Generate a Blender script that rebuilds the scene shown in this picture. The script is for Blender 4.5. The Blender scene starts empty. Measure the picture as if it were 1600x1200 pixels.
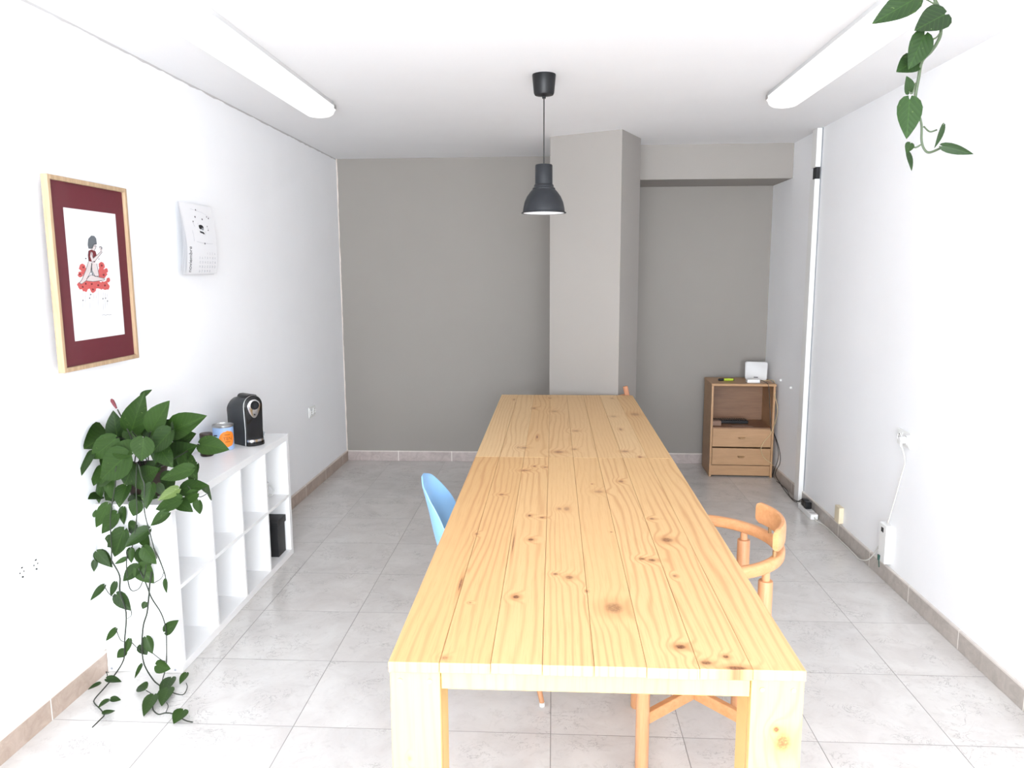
import bpy, bmesh, math, random
from mathutils import Vector, Matrix
random.seed(7)
PI = math.pi
scene = bpy.context.scene
COL = scene.collection

# ------------------------------------------------------------------ camera
F = 1183.914; PITCH = 0.1475979; YAW = 0.0556286; ROLL = -0.0044521
CAM = Vector((1.745408, 0.0, 1.576346))
cy_, sy_, cp_, sp_ = math.cos(YAW), math.sin(YAW), math.cos(PITCH), math.sin(PITCH)
FWD = Vector((-sy_*cp_, cy_*cp_, -sp_)); RIGHT = Vector((cy_, sy_, 0)); UP = RIGHT.cross(FWD)
_c, _s = math.cos(ROLL), math.sin(ROLL)
RIGHT, UP = _c*RIGHT + _s*UP, -_s*RIGHT + _c*UP

def U(px, py, ax, v):
    """the real point seen at a photo pixel, on the plane axis = v"""
    d = (px-800)/F*RIGHT - (py-600)/F*UP + FWD
    i = 'xyz'.index(ax)
    return CAM + d*((v-CAM[i])/d[i])

cam = bpy.data.objects.new('camera', bpy.data.cameras.new('camera'))
COL.objects.link(cam)
cam.data.sensor_fit = 'HORIZONTAL'; cam.data.sensor_width = 36; cam.data.lens = F/1600*36
cam.data.clip_start = 0.05
R3 = Matrix((RIGHT, UP, -FWD)).transposed()
cam.matrix_world = Matrix.Translation(CAM) @ R3.to_4x4()
scene.camera = cam

# ------------------------------------------------------------------ room numbers
W = 3.448; D = 6.170; H = 2.471; Y0 = -2.3
def wallx(y, z):
    """the left wall leans a little"""
    b = -0.0486*(6.18-y)/(6.18-2.16)
    return b*(1-z/H)

# ------------------------------------------------------------------ materials
def _new(name):
    m = bpy.data.materials.new(name); m.use_nodes = True
    nt = m.node_tree; nt.nodes.clear()
    out = nt.nodes.new('ShaderNodeOutputMaterial')
    b = nt.nodes.new('ShaderNodeBsdfPrincipled')
    nt.links.new(b.outputs[0], out.inputs[0])
    return m, nt, b
def N(nt, t, **kw):
    n = nt.nodes.new(t)
    for k, v in kw.items():
        setattr(n, k, v)
    return n
def L(nt, a, b): nt.links.new(a, b)
def col4(c): return (c[0], c[1], c[2], 1)
def hexc(h):
    def f(v):
        v /= 255
        return v/12.92 if v <= .04045 else ((v+.055)/1.055)**2.4
    return tuple(f(int(h[i:i+2], 16)) for i in (0, 2, 4))
def math_node(nt, op, a, b=None, c=None):
    n = N(nt, 'ShaderNodeMath', operation=op)
    for i, v in enumerate((a, b, c)):
        if v is None: continue
        if hasattr(v, 'links'): L(nt, v, n.inputs[i])
        else: n.inputs[i].default_value = v
    return n.outputs[0]
def mixc(nt, fac, a, b, blend='MIX'):
    n = N(nt, 'ShaderNodeMix', data_type='RGBA', blend_type=blend)
    if hasattr(fac, 'links'): L(nt, fac, n.inputs[0])
    else: n.inputs[0].default_value = fac
    for i, v in ((6, a), (7, b)):
        if hasattr(v, 'links'): L(nt, v, n.inputs[i])
        else: n.inputs[i].default_value = col4(v)
    return n.outputs[2]
def pos(nt): return N(nt, 'ShaderNodeNewGeometry').outputs['Position']
def sep(nt, v):
    n = N(nt, 'ShaderNodeSeparateXYZ'); L(nt, v, n.inputs[0]); return n.outputs
def comb(nt, x, y, z):
    n = N(nt, 'ShaderNodeCombineXYZ')
    for i, v in enumerate((x, y, z)):
        if hasattr(v, 'links'): L(nt, v, n.inputs[i])
        else: n.inputs[i].default_value = v
    return n.outputs[0]
def noise(nt, vec, scale, detail=3, rough=.5, dist=0):
    n = N(nt, 'ShaderNodeTexNoise'); n.inputs['Scale'].default_value = scale
    n.inputs['Detail'].default_value = detail; n.inputs['Roughness'].default_value = rough
    n.inputs['Distortion'].default_value = dist
    if vec is not None: L(nt, vec, n.inputs['Vector'])
    return n.outputs['Fac']
def ramp(nt, fac, stops):
    n = N(nt, 'ShaderNodeValToRGB'); L(nt, fac, n.inputs[0])
    cr = n.color_ramp
    while len(cr.elements) < len(stops): cr.elements.new(.5)
    for e, (p, c) in zip(cr.elements, stops):
        e.position = p; e.color = col4(c) if len(c) == 3 else c
    return n.outputs[0]
def maprange(nt, v, a, b, c=0, d=1, kind='SMOOTHSTEP'):
    n = N(nt, 'ShaderNodeMapRange', interpolation_type=kind)
    L(nt, v, n.inputs[0])
    for i, x in zip((1, 2, 3, 4), (a, b, c, d)): n.inputs[i].default_value = x
    return n.outputs[0]
def bump(nt, b, h, strength=.2, dist=.002):
    n = N(nt, 'ShaderNodeBump'); n.inputs['Strength'].default_value = strength
    n.inputs['Distance'].default_value = dist
    L(nt, h, n.inputs['Height']); L(nt, n.outputs[0], b.inputs['Normal'])

def plain(name, c, rough=.5, metal=0, spec=.5, var=.04, vs=18, coat=0, emit=None, es=0, sss=0):
    """a plain surface with a little uneven wear"""
    m, nt, b = _new(name)
    if isinstance(c, str): c = hexc(c)
    f = noise(nt, pos(nt), vs, 3)
    L(nt, mixc(nt, f, tuple(x*(1-var) for x in c), tuple(min(1, x*(1+var)) for x in c)), b.inputs['Base Color'])
    b.inputs['Roughness'].default_value = rough; b.inputs['Metallic'].default_value = metal
    b.inputs['Specular IOR Level'].default_value = spec
    b.inputs['Coat Weight'].default_value = coat
    if emit:
        b.inputs['Emission Color'].default_value = col4(emit); b.inputs['Emission Strength'].default_value = es
    return m

def plaster(name, c, edge=None, rough=.8, crack=False):
    m, nt, b = _new(name)
    p = pos(nt)
    f = noise(nt, p, 3, 4)
    base = mixc(nt, f, tuple(x*.97 for x in c), tuple(min(1, x*1.02) for x in c))
    if edge:     # unpainted ragged strip beside a corner
        x = sep(nt, p)[0]
        n1 = noise(nt, p, 7, 4)
        lim = math_node(nt, 'MULTIPLY_ADD', n1, .020, -.002)
        k = math_node(nt, 'LESS_THAN', x, lim)
        base = mixc(nt, k, base, edge)
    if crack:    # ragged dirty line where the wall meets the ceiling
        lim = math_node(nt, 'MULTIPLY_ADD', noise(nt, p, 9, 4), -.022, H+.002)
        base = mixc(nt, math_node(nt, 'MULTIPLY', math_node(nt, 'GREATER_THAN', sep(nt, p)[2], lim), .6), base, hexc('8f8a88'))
    L(nt, base, b.inputs['Base Color'])
    b.inputs['Roughness'].default_value = rough; b.inputs['Specular IOR Level'].default_value = .25
    g = noise(nt, p, 140, 3); g2 = noise(nt, p, 9, 2)
    bump(nt, b, math_node(nt, 'ADD', g, g2), .12, .002)
    return m

TILE = .451; TX = .386; TY = 2.4075
def floor_mat():
    m, nt, b = _new('marbled_floor_tile')
    p = pos(nt); s = sep(nt, p)
    fx = math_node(nt, 'DIVIDE', math_node(nt, 'SUBTRACT', s[0], TX-10*TILE), TILE)
    fy = math_node(nt, 'DIVIDE', math_node(nt, 'SUBTRACT', s[1], TY-10*TILE), TILE)
    def edge(f):
        fr = math_node(nt, 'FRACT', f)
        return math_node(nt, 'MINIMUM', fr, math_node(nt, 'SUBTRACT', 1.0, fr))
    d = math_node(nt, 'MINIMUM', edge(fx), edge(fy))
    joint = maprange(nt, d, .0018, .0045, 1, 0)
    wn = N(nt, 'ShaderNodeTexWhiteNoise', noise_dimensions='2D')
    L(nt, comb(nt, math_node(nt, 'FLOOR', fx), math_node(nt, 'FLOOR', fy), 0.0), wn.inputs['Vector'])
    off = N(nt, 'ShaderNodeVectorMath', operation='MULTIPLY_ADD')
    L(nt, wn.outputs['Color'], off.inputs[0]); off.inputs[1].default_value = (9, 9, 9); L(nt, p, off.inputs[2])
    q = off.outputs[0]
    n1 = noise(nt, q, 5, 5, .6, .6)
    n2 = noise(nt, q, 22, 6, .7, 1.0)
    n3 = noise(nt, q, 9, 5, .65, 2.2)
    base = ramp(nt, n1, [(.3, hexc('c3bfbc')), (.5, hexc('cbc8c5')), (.7, hexc('d2d0cd'))])
    base = mixc(nt, maprange(nt, n2, .5, .75, 0, .4), base, hexc('aeaaa7'))
    # thin dark veins
    v = math_node(nt, 'ABSOLUTE', math_node(nt, 'SUBTRACT', n3, .5))
    vk = math_node(nt, 'MULTIPLY', maprange(nt, v, 0, .016, 1, 0), maprange(nt, noise(nt, q, 6, 2), .48, .62))
    base = mixc(nt, math_node(nt, 'MULTIPLY', vk, .55), base, hexc('7e7a78'))
    tint = mixc(nt, wn.outputs['Value'], (.96, .96, .96), (1.02, 1.01, 1.0))
    base = mixc(nt, 1.0, base, tint, 'MULTIPLY')
    base = mixc(nt, math_node(nt, 'MULTIPLY', joint, .8), base, hexc('6d6864'))
    L(nt, base, b.inputs['Base Color'])
    r = maprange(nt, n2, .3, .7, .16, .26, 'LINEAR')
    L(nt, math_node(nt, 'MULTIPLY_ADD', joint, .4, r), b.inputs['Roughness'])
    b.inputs['Specular IOR Level'].default_value = .5
    inv = math_node(nt, 'SUBTRACT', 1.0, joint)
    bump(nt, b, inv, .35, .0015)
    return m

def skirting_mat(name, axis, c1, c2, start):
    """tile skirting; axis along the wall, pale joints"""
    m, nt, b = _new(name)
    p = pos(nt); s = sep(nt, p)
    f = math_node(nt, 'FRACT', math_node(nt, 'DIVIDE', math_node(nt, 'SUBTRACT', s[axis], start-20*TILE), TILE))
    k = math_node(nt, 'LESS_THAN', f, .012)
    n1 = noise(nt, p, 14, 6, .65, 1.2)
    base = ramp(nt, n1, [(.35, hexc(c1)), (.65, hexc(c2))])
    base = mixc(nt, k, base, hexc('e8e4de'))
    # pale bead along the top
    t = math_node(nt, 'GREATER_THAN', s[2], .079)
    base = mixc(nt, math_node(nt, 'MULTIPLY', t, .55), base, hexc('eae4de'))
    L(nt, base, b.inputs['Base Color']); b.inputs['Roughness'].default_value = .35
    return m

def wood(name, c1, c2, axis=1, freq=60, stretch=.06, rough=.5, dark=None):
    m, nt, b = _new(name)
    tc = N(nt, 'ShaderNodeTexCoord').outputs['Object']
    sc = [1, 1, 1]; sc[axis] = stretch
    mp = N(nt, 'ShaderNodeMapping'); L(nt, tc, mp.inputs[0]); mp.inputs['Scale'].default_value = sc
    n1 = noise(nt, mp.outputs[0], freq, 4, .6, .4)
    n2 = noise(nt, mp.outputs[0], freq*3.5, 3, .6)
    f = math_node(nt, 'MULTIPLY_ADD', n2, .35, math_node(nt, 'MULTIPLY', n1, .65))
    L(nt, ramp(nt, f, [(.35, hexc(c1)), (.65, hexc(c2))]), b.inputs['Base Color'])
    b.inputs['Roughness'].default_value = rough
    bump(nt, b, f, .08, .001)
    return m

T = .76; TXL = 1.397; TXR = 2.268; BW = (TXR-TXL)/8
def pine(name, seed, knots, axes=(0, 1), board=True, light='cfab7b', dark='a4683a', bright=1.0):
    """pine boards: growth lines bend round every knot.  knots = (a, b, ra, rb, darkness)"""
    m, nt, b = _new(name)
    p = pos(nt); s = sep(nt, p)
    a, g = s[axes[0]], s[axes[1]]
    ab = comb(nt, a, g, 0.0)
    if board:
        idx = math_node(nt, 'FLOOR', math_node(nt, 'DIVIDE', math_node(nt, 'SUBTRACT', a, TXL-.0005), BW))
    else:
        idx = math_node(nt, 'MULTIPLY', math_node(nt, 'FLOOR', math_node(nt, 'MULTIPLY', a, 3.0)), 1.0)
    wn = N(nt, 'ShaderNodeTexWhiteNoise', noise_dimensions='2D')
    L(nt, comb(nt, idx, seed*7.13, 0.0), wn.inputs['Vector'])
    rnd = wn.outputs['Value']; rc = sep(nt, wn.outputs['Color'])
    # slow wander of the grain
    wv = comb(nt, math_node(nt, 'MULTIPLY_ADD', a, 6.0, math_node(nt, 'MULTIPLY', rnd, 30.0)),
              math_node(nt, 'MULTIPLY_ADD', g, .75, math_node(nt, 'MULTIPLY', rc[1], 17.0)), seed*3.3)
    w1 = noise(nt, wv, 1.0, 2, .5)
    # cathedral: grain phase = across + bow along the board
    ph = math_node(nt, 'MULTIPLY', a, math_node(nt, 'MULTIPLY_ADD', rc[0], 200.0, 190.0).node.outputs[0])
    ph = math_node(nt, 'MULTIPLY_ADD', w1, 34.0, ph)
    dk = None; red = None; swirl = None
    for (ka, kb, ra, rb, st) in knots:
        d = N(nt, 'ShaderNodeVectorMath', operation='SUBTRACT'); L(nt, ab, d.inputs[0]); d.inputs[1].default_value = (ka, kb, 0)
        e = N(nt, 'ShaderNodeVectorMath', operation='MULTIPLY'); L(nt, d.outputs[0], e.inputs[0]); e.inputs[1].default_value = (1/ra, 1/rb, 0)
        ln = N(nt, 'ShaderNodeVectorMath', operation='LENGTH'); L(nt, e.outputs[0], ln.inputs[0])
        r = ln.outputs['Value']
        core = maprange(nt, r, .35, 1.15, st, 0)
        halo = maprange(nt, r, .9, 2.6, .45*st, 0)
        bend = maprange(nt, r, .6, 4.5, 5.5, 0)
        dk = core if dk is None else math_node(nt, 'MAXIMUM', dk, core)
        red = halo if red is None else math_node(nt, 'MAXIMUM', red, halo)
        swirl = bend if swirl is None else math_node(nt, 'ADD', swirl, bend)
    if swirl is not None: ph = math_node(nt, 'ADD', ph, swirl)
    sn = math_node(nt, 'MULTIPLY_ADD', math_node(nt, 'SINE', ph), .5, .5)
    line = math_node(nt, 'POWER', sn, 3.6)
    fine = noise(nt, comb(nt, math_node(nt, 'MULTIPLY', a, 260.0), math_node(nt, 'MULTIPLY', g, 7.0), seed*1.0), 1.0, 3, .6)
    amt = noise(nt, wv, .9, 2)
    base = mixc(nt, rc[2], hexc(light), tuple(x*y for x, y in zip(hexc(light), (.95, .89, .82))))
    k = math_node(nt, 'MULTIPLY', line, maprange(nt, amt, .3, .7, .08, .45))
    base = mixc(nt, k, base, hexc(dark))
    base = mixc(nt, math_node(nt, 'MULTIPLY', maprange(nt, fine, .45, .75), .22), base, hexc(dark))
    if dk is not None:
        kn = noise(nt, ab, 160, 3)
        base = mixc(nt, red, base, hexc('aa6a3c'))
        base = mixc(nt, math_node(nt, 'MULTIPLY', dk, maprange(nt, kn, .3, .6, .55, 1)), base, hexc('5a2f1c'))
    L(nt, base, b.inputs['Base Color'])
    b.inputs['Roughness'].default_value = .5; b.inputs['Specular IOR Level'].default_value = .35
    bump(nt, b, k, .1, .0008)
    return m

def leaf_mat(name, c1, c2, vein, varieg):
    m, nt, b = _new(name)
    uv = N(nt, 'ShaderNodeUVMap'); uv.uv_map = 'leaf'
    s = sep(nt, uv.outputs[0])
    rnd = N(nt, 'ShaderNodeNewGeometry').outputs['Random Per Island']
    base = mixc(nt, rnd, hexc(c1), hexc(c2))
    mid = math_node(nt, 'ABSOLUTE', math_node(nt, 'SUBTRACT', s[0], .5))
    vn = math_node(nt, 'SINE', math_node(nt, 'MULTIPLY_ADD', mid, -34.0, math_node(nt, 'MULTIPLY', s[1], 42.0)))
    base = mixc(nt, maprange(nt, vn, .6, 1, 0, .18), base, hexc(vein))
    base = mixc(nt, maprange(nt, mid, .0, .025, .5, 0), base, hexc(vein))
    p = pos(nt)
    mp = N(nt, 'ShaderNodeMapping'); L(nt, p, mp.inputs[0])
    n1 = noise(nt, mp.outputs[0], 38, 5, .7, 1.5)
    base = mixc(nt, maprange(nt, n1, .63, .70, 0, varieg), base, hexc('6f7f4c'))
    L(nt, base, b.inputs['Base Color'])
    b.inputs['Roughness'].default_value = .5; b.inputs['Specular IOR Level'].default_value = .22
    b.inputs['Subsurface Weight'].default_value = 0
    bump(nt, b, vn, .12, .001)
    return m

M = {}
WHITE = (.80, .80, .80)
M['wall'] = plaster('white_wall_paint', (.88, .885, .90))
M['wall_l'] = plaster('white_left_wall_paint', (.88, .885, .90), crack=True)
M['ceil'] = plaster('white_ceiling_paint', (.79, .79, .80))
M['grey'] = plaster('warm_grey_wall_paint', hexc('948f8a'), edge=hexc('d8cdc6'))
M['grey2'] = plaster('warm_grey_column_paint', hexc('9c9792'))
M['floor'] = floor_mat()
M['sk_l'] = skirting_mat('skirting_tile_left', 1, 'a39082', 'b6a497', 2.40)
M['sk_r'] = skirting_mat('skirting_tile_right', 1, '9f9790', 'b5ada6', 2.62)
M['sk_b'] = skirting_mat('skirting_tile_back', 0, 'a39894', 'b9adaa', .44)
M['lam'] = plain('white_laminate', (.82, .82, .82), .35, var=.01)
M['plastic'] = plain('white_plastic', (.80, .80, .79), .3, var=.01)
M['plastic_grey'] = plain('light_grey_plastic', hexc('c9c8c8'), .4, var=.01)
M['mug'] = plain('off_white_stoneware', (.62, .62, .61), .3, var=.02)
M['cream'] = plain('cream_plastic', hexc('d9cdb2'), .45, var=.03)
M['black'] = plain('black_plastic', (.008, .008, .009), .4, spec=.3)
M['black_gloss'] = plain('black_glossy_plastic', (.006, .006, .007), .12)
M['machine'] = plain('charcoal_plastic', hexc('2b2e31'), .42)
M['chrome'] = plain('chrome', (.75, .75, .76), .18, metal=1)
M['steel'] = plain('brushed_steel', (.5, .5, .5), .35, metal=1)
M['lampmetal'] = plain('dark_grey_lamp_enamel', hexc('25272b'), .45, spec=.3)
M['lampin'] = plain('white_lamp_enamel', (.85, .84, .86), .4, var=.01)
M['carton'] = plain('black_card', (.008, .008, .009), .55)
M['red_mat'] = plain('dark_red_card', hexc('5e1b26'), .8, var=.03)
M['paper'] = plain('white_paper', (.76, .76, .775), .85, var=.005)
M['ink'] = plain('black_ink', (.012, .012, .015), .7)
M['ink_grey'] = plain('grey_ink', hexc('5e6368'), .8, var=.25, vs=260)
M['ink_light'] = plain('pale_grey_ink', hexc('8f939c'), .8)
M['red_ink'] = plain('red_watercolour', hexc('c25654'), .85, var=.25, vs=150)
M['red_dark'] = plain('dark_red_watercolour', hexc('6c1e24'), .85, var=.2, vs=150)
M['skin_ink'] = plain('pale_watercolour', hexc('cdc3c1'), .85)
M['oak'] = wood('pale_oak', 'a2876a', 'bba283', axis=2, freq=70)
M['cab'] = wood('beech_laminate', 'a5805b', 'b38c67', axis=0, freq=26, stretch=.12, rough=.45)
M['cab_shaded'] = wood('beech_laminate_shaded', '7d5b44', '8e6a4e', axis=0, freq=26, stretch=.12, rough=.5)  # same beech, darker: shade of the open compartment put into the colour
M['beech'] = wood('orange_beech', 'bd8454', 'cc966a', axis=0, freq=45, stretch=.15, rough=.38)
M['beechz'] = wood('orange_beech_upright', 'b98258', 'c8946c', axis=2, freq=60, stretch=.06, rough=.4)
M['walnutleg'] = wood('brown_beech_leg', '9a6a48', 'b5835c', axis=2, freq=60, stretch=.06, rough=.4)
M['stile'] = wood('brown_folding_chair_wood', '9a6040', 'c08458', axis=2, freq=60, stretch=.06, rough=.4)
M['blue'] = plain('light_blue_plastic', hexc('86b6e2'), .38, var=.01)
M['leaf'] = leaf_mat('pothos_leaf', '1a2e0d', '2a4216', '3a541f', .5)
M['leaf_light'] = leaf_mat('pothos_leaf_pale', '4a5c2c', '586a38', '75864f', .9)
M['leaf_hang'] = leaf_mat('hanging_pothos_leaf', '12230a', '1d3410', '34501c', .8)
M['stem'] = plain('green_brown_stem', hexc('1f2619'), .55, var=.3)
M['stem_light'] = plain('pale_green_stem', hexc('333f26'), .55, var=.25)
M['bud'] = plain('dark_red_bud', hexc('6a2830'), .6, var=.15)
M['pot'] = plain('dark_brown_pot', hexc('33241f'), .5)
M['soil'] = plain('potting_soil', hexc('2c221b'), .95, var=.5, vs=120)
M['brass'] = plain('bronze_handle', hexc('94744e'), .4, metal=.4)
M['lime'] = plain('lime_highlighter', hexc('b9d43a'), .4)
M['tin_blue'] = plain('pale_blue_tin_print', hexc('9cb8e0'), .35)
M['tin_orange'] = plain('orange_tin_print', hexc('ee8420'), .4)
M['tin_dark'] = plain('dark_brown_tin_print', hexc('7a3c12'), .5)
M['coffee'] = plain('dark_coffee_jar', hexc('2b1b17'), .15)
M['coffee_label'] = plain('brown_jar_label', hexc('7a5a52'), .5)
M['cable_white'] = plain('white_cable', hexc('d4d2cc'), .5)
M['cable_cream'] = plain('cream_cable', hexc('c9b48c'), .5)
M['cable_black'] = plain('black_cable', (.02, .02, .02), .5)
M['dark_gap'] = plain('dark_opening', hexc('2e2e30'), .9, var=.3)
M['green_dark'] = plain('dark_green_plastic', hexc('24483e'), .5)
M['cardboard'] = plain('brown_cardboard', hexc('8a6f60'), .8)
M['diffuser'] = plain('opal_diffuser', (.86, .86, .86), .3, var=.005, emit=(1, 1, 1), es=.35)
M['gluecap'] = plain('grey_screw_cap', hexc('8d9096'), .5)

def glassy(name, tint=(1, 1, 1), gloss=.08):
    m = bpy.data.materials.new(name); m.use_nodes = True
    nt = m.node_tree; nt.nodes.clear()
    o = N(nt, 'ShaderNodeOutputMaterial'); t = N(nt, 'ShaderNodeBsdfTransparent'); g = N(nt, 'ShaderNodeBsdfGlossy')
    t.inputs[0].default_value = col4(tint); g.inputs['Roughness'].default_value = .03
    f = N(nt, 'ShaderNodeFresnel'); f.inputs[0].default_value = 1.45
    mx = N(nt, 'ShaderNodeMixShader')
    mx.inputs[0].default_value = gloss
    L(nt, t.outputs[0], mx.inputs[1]); L(nt, g.outputs[0], mx.inputs[2]); L(nt, mx.outputs[0], o.inputs[0])
    return m
M['glass'] = glassy('picture_glass', gloss=.05)
M['clear'] = glassy('clear_glass', (.9, .93, .95), gloss=.15)

# ------------------------------------------------------------------ object helpers
def thing(name, label, cat, loc=(0, 0, 0), rotz=0, group=None):
    o = bpy.data.objects.new(name, None); COL.objects.link(o)
    o.empty_display_size = .05
    o.location = loc; o.rotation_euler = (0, 0, rotz)
    o['label'] = label; o['category'] = cat
    if group: o['group'] = group
    return o
def tag(o, label, cat, group=None):
    o['label'] = label; o['category'] = cat
    if group: o['group'] = group
    return o
def chain_matrix(p):
    m = Matrix.Identity(4)
    while p is not None:
        m = Matrix.Translation(p.location) @ p.rotation_euler.to_matrix().to_4x4() @ m
        p = p.parent
    return m
def obj(name, bm, mat, parent=None, world=False, smooth=False, origin=None):
    """link one mesh; world=True: the shape is written in room coordinates"""
    if world and parent is not None:
        bm.transform(chain_matrix(parent).inverted())
    me = bpy.data.meshes.new(name)
    bmesh.ops.recalc_face_normals(bm, faces=bm.faces[:])
    if origin is not None: bm.transform(Matrix.Translation(-Vector(origin)))
    bm.to_mesh(me); bm.free()
    mats = mat if isinstance(mat, (list, tuple)) else [mat]
    for x in mats: me.materials.append(x)
    if smooth:
        for f in me.polygons: f.use_smooth = True
        try: me.set_sharp_from_angle(angle=math.radians(38))
        except Exception: pass
    o = bpy.data.objects.new(name, me); COL.objects.link(o)
    if origin is not None: o.location = origin
    if parent is not None: o.parent = parent
    return o
def struct(name, bm, mat, parent=None, smooth=False):
    o = obj(name, bm, mat, parent, smooth=smooth)
    if parent is None: o['kind'] = 'structure'
    return o
def copy_tree(o, parent=None):
    c = o.copy(); COL.objects.link(c); c.parent = parent
    for ch in [x for x in bpy.data.objects if x.parent == o]:
        copy_tree(ch, c)
    return c

def BM(): return bmesh.new()
def box(bm, x0, x1, y0, y1, z0, z1, bev=0, mi=0, seg=2, mtx=None):
    r = bmesh.ops.create_cube(bm, size=1)
    vs = r['verts']
    for v in vs:
        v.co = Vector((x0+(v.co.x+.5)*(x1-x0), y0+(v.co.y+.5)*(y1-y0), z0+(v.co.z+.5)*(z1-z0)))
    fs = set(f for v in vs for f in v.link_faces)
    if bev > 0:
        es = list(set(e for v in vs for e in v.link_edges))
        rr = bmesh.ops.bevel(bm, geom=es, offset=bev, segments=seg, affect='EDGES', profile=.5)
        fs = set(rr['faces']) | set(f for f in fs if f.is_valid)
        vs = list(set(v for f in fs for v in f.verts))
    for f in fs:
        if f.is_valid: f.material_index = mi
    if mtx is not None:
        for v in set(v for f in fs if f.is_valid for v in f.verts): v.co = mtx @ v.co
    return bm
def poly_prism(bm, pts, ext, mi=0):
    """pts: 3-D outline, ext: extrusion vector"""
    a = [bm.verts.new(p) for p in pts]; b = [bm.verts.new(Vector(p)+Vector(ext)) for p in pts]
    n = len(pts); fs = [bm.faces.new(a), bm.faces.new(b[::-1])]
    for i in range(n): fs.append(bm.faces.new((a[i], a[(i+1) % n], b[(i+1) % n], b[i])))
    for f in fs: f.material_index = mi
    return fs
def face(bm, pts, mi=0):
    f = bm.faces.new([bm.verts.new(p) for p in pts]); f.material_index = mi; return f
def lathe(bm, prof, c=(0, 0, 0), seg=40, mi=0, close=False):
    rings = []
    for r, z in prof:
        if r < 1e-6: rings.append([bm.verts.new((c[0], c[1], c[2]+z))])
        else: rings.append([bm.verts.new((c[0]+r*math.cos(2*PI*i/seg), c[1]+r*math.sin(2*PI*i/seg), c[2]+z)) for i in range(seg)])
    for a, b in zip(rings, rings[1:]):
        for i in range(seg):
            j = (i+1) % seg
            if len(a) == 1 and len(b) == 1: continue
            if len(a) == 1: f = bm.faces.new((a[0], b[j], b[i]))
            elif len(b) == 1: f = bm.faces.new((a[i], a[j], b[0]))
            else: f = bm.faces.new((a[i], a[j], b[j], b[i]))
            f.material_index = mi
    return bm
def catmull(pts, n=6):
    P = [Vector(p) for p in pts]
    if len(P) < 3: return P
    P = [P[0]*2-P[1]] + P + [P[-1]*2-P[-2]]
    out = []
    for i in range(1, len(P)-2):
        for k in range(n):
            t = k/n; a, b, c, d = P[i-1], P[i], P[i+1], P[i+2]
            out.append(.5*((2*b)+(c-a)*t+(2*a-5*b+4*c-d)*t*t+(3*b-a-3*c+d)*t**3))
    out.append(P[-2]); return out
def tube(bm, pts, r, seg=8, mi=0, cap=True, flat=None, upv=None):
    """r: number or list; flat=(rw, rh): oval with rh along upv"""
    P = [Vector(p) for p in pts]; n = len(P)
    rs = r if isinstance(r, (list, tuple)) else [r]*n
    ref = Vector(upv) if upv else None
    prev = None; rings = []
    for i in range(n):
        t = (P[min(i+1, n-1)]-P[max(i-1, 0)])
        if t.length < 1e-9: t = Vector((0, 0, 1))
        t.normalize()
        if ref is not None: u = ref
        elif prev is None: u = Vector((0, 0, 1)) if abs(t.z) < .9 else Vector((1, 0, 0))
        else: u = prev
        u = u - t*u.dot(t)
        if u.length < 1e-6: u = t.orthogonal()
        u.normalize(); prev = u; w = t.cross(u)
        ring = []
        for k in range(seg):
            a = 2*PI*k/seg; ca, sa = math.cos(a), math.sin(a)
            if flat:
                e = .6
                ca = math.copysign(abs(ca)**e, ca); sa = math.copysign(abs(sa)**e, sa)
                ring.append(bm.verts.new(P[i]+u*(flat[1]*rs[i]*ca)+w*(flat[0]*rs[i]*sa)))
            else: ring.append(bm.verts.new(P[i]+u*(rs[i]*ca)+w*(rs[i]*sa)))
        rings.append(ring)
    for a, b in zip(rings, rings[1:]):
        for k in range(seg):
            f = bm.faces.new((a[k], a[(k+1) % seg], b[(k+1) % seg], b[k])); f.material_index = mi
    if cap:
        for ring in (rings[0][::-1], rings[-1]):
            f = bm.faces.new(ring); f.material_index = mi
    return bm
def text_bm(s, size, fn, depth=0, align='LEFT', mi=0, bm=None, xs=1.0):
    """letters as mesh; fn maps (u, v) in metres to a room point"""
    cu = bpy.data.curves.new('letters', 'FONT'); cu.body = s; cu.size = size; cu.align_x = align
    o = bpy.data.objects.new('letters', cu)
    COL.objects.link(o)
    dg = bpy.context.evaluated_depsgraph_get()
    me = bpy.data.meshes.new_from_object(o.evaluated_get(dg))
    bm = bm or BM()
    vs = [bm.verts.new(fn(v.co.x*xs, v.co.y)) for v in me.vertices]
    for p in me.polygons:
        try:
            f = bm.faces.new([vs[i] for i in p.vertices]); f.material_index = mi
        except ValueError: pass
    bpy.data.objects.remove(o); bpy.data.curves.remove(cu); bpy.data.meshes.remove(me)
    return bm

# ------------------------------------------------------------------ the room
bm = BM(); box(bm, -.25, W+.15, Y0-.1, D+.15, -.1, 0); struct('floor', bm, M['floor'])
bm = BM(); box(bm, -.25, W+.15, Y0-.1, D+.15, H, H+.1); struct('ceiling', bm, M['ceil'])
# left wall leans a little: inner face follows wallx
bm = BM()
a = [(wallx(Y0, 0), Y0, 0), (wallx(D, 0), D, 0), (0, D, H), (0, Y0, H)]
b_ = [(-.22, Y0, 0), (-.22, D, 0), (-.22, D, H), (-.22, Y0, H)]
va = [bm.verts.new(p) for p in a]; vb = [bm.verts.new(p) for p in b_]
bm.faces.new(va); bm.faces.new(vb[::-1])
for i in range(4): bm.faces.new((va[i], va[(i+1) % 4], vb[(i+1) % 4], vb[i]))
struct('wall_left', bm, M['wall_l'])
bm = BM(); box(bm, W, W+.15, Y0, D, 0, H); struct('wall_right', bm, M['wall'])
bm = BM(); box(bm, -.22, W+.15, D, D+.15, 0, H); struct('wall_back', bm, M['grey'])
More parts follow.
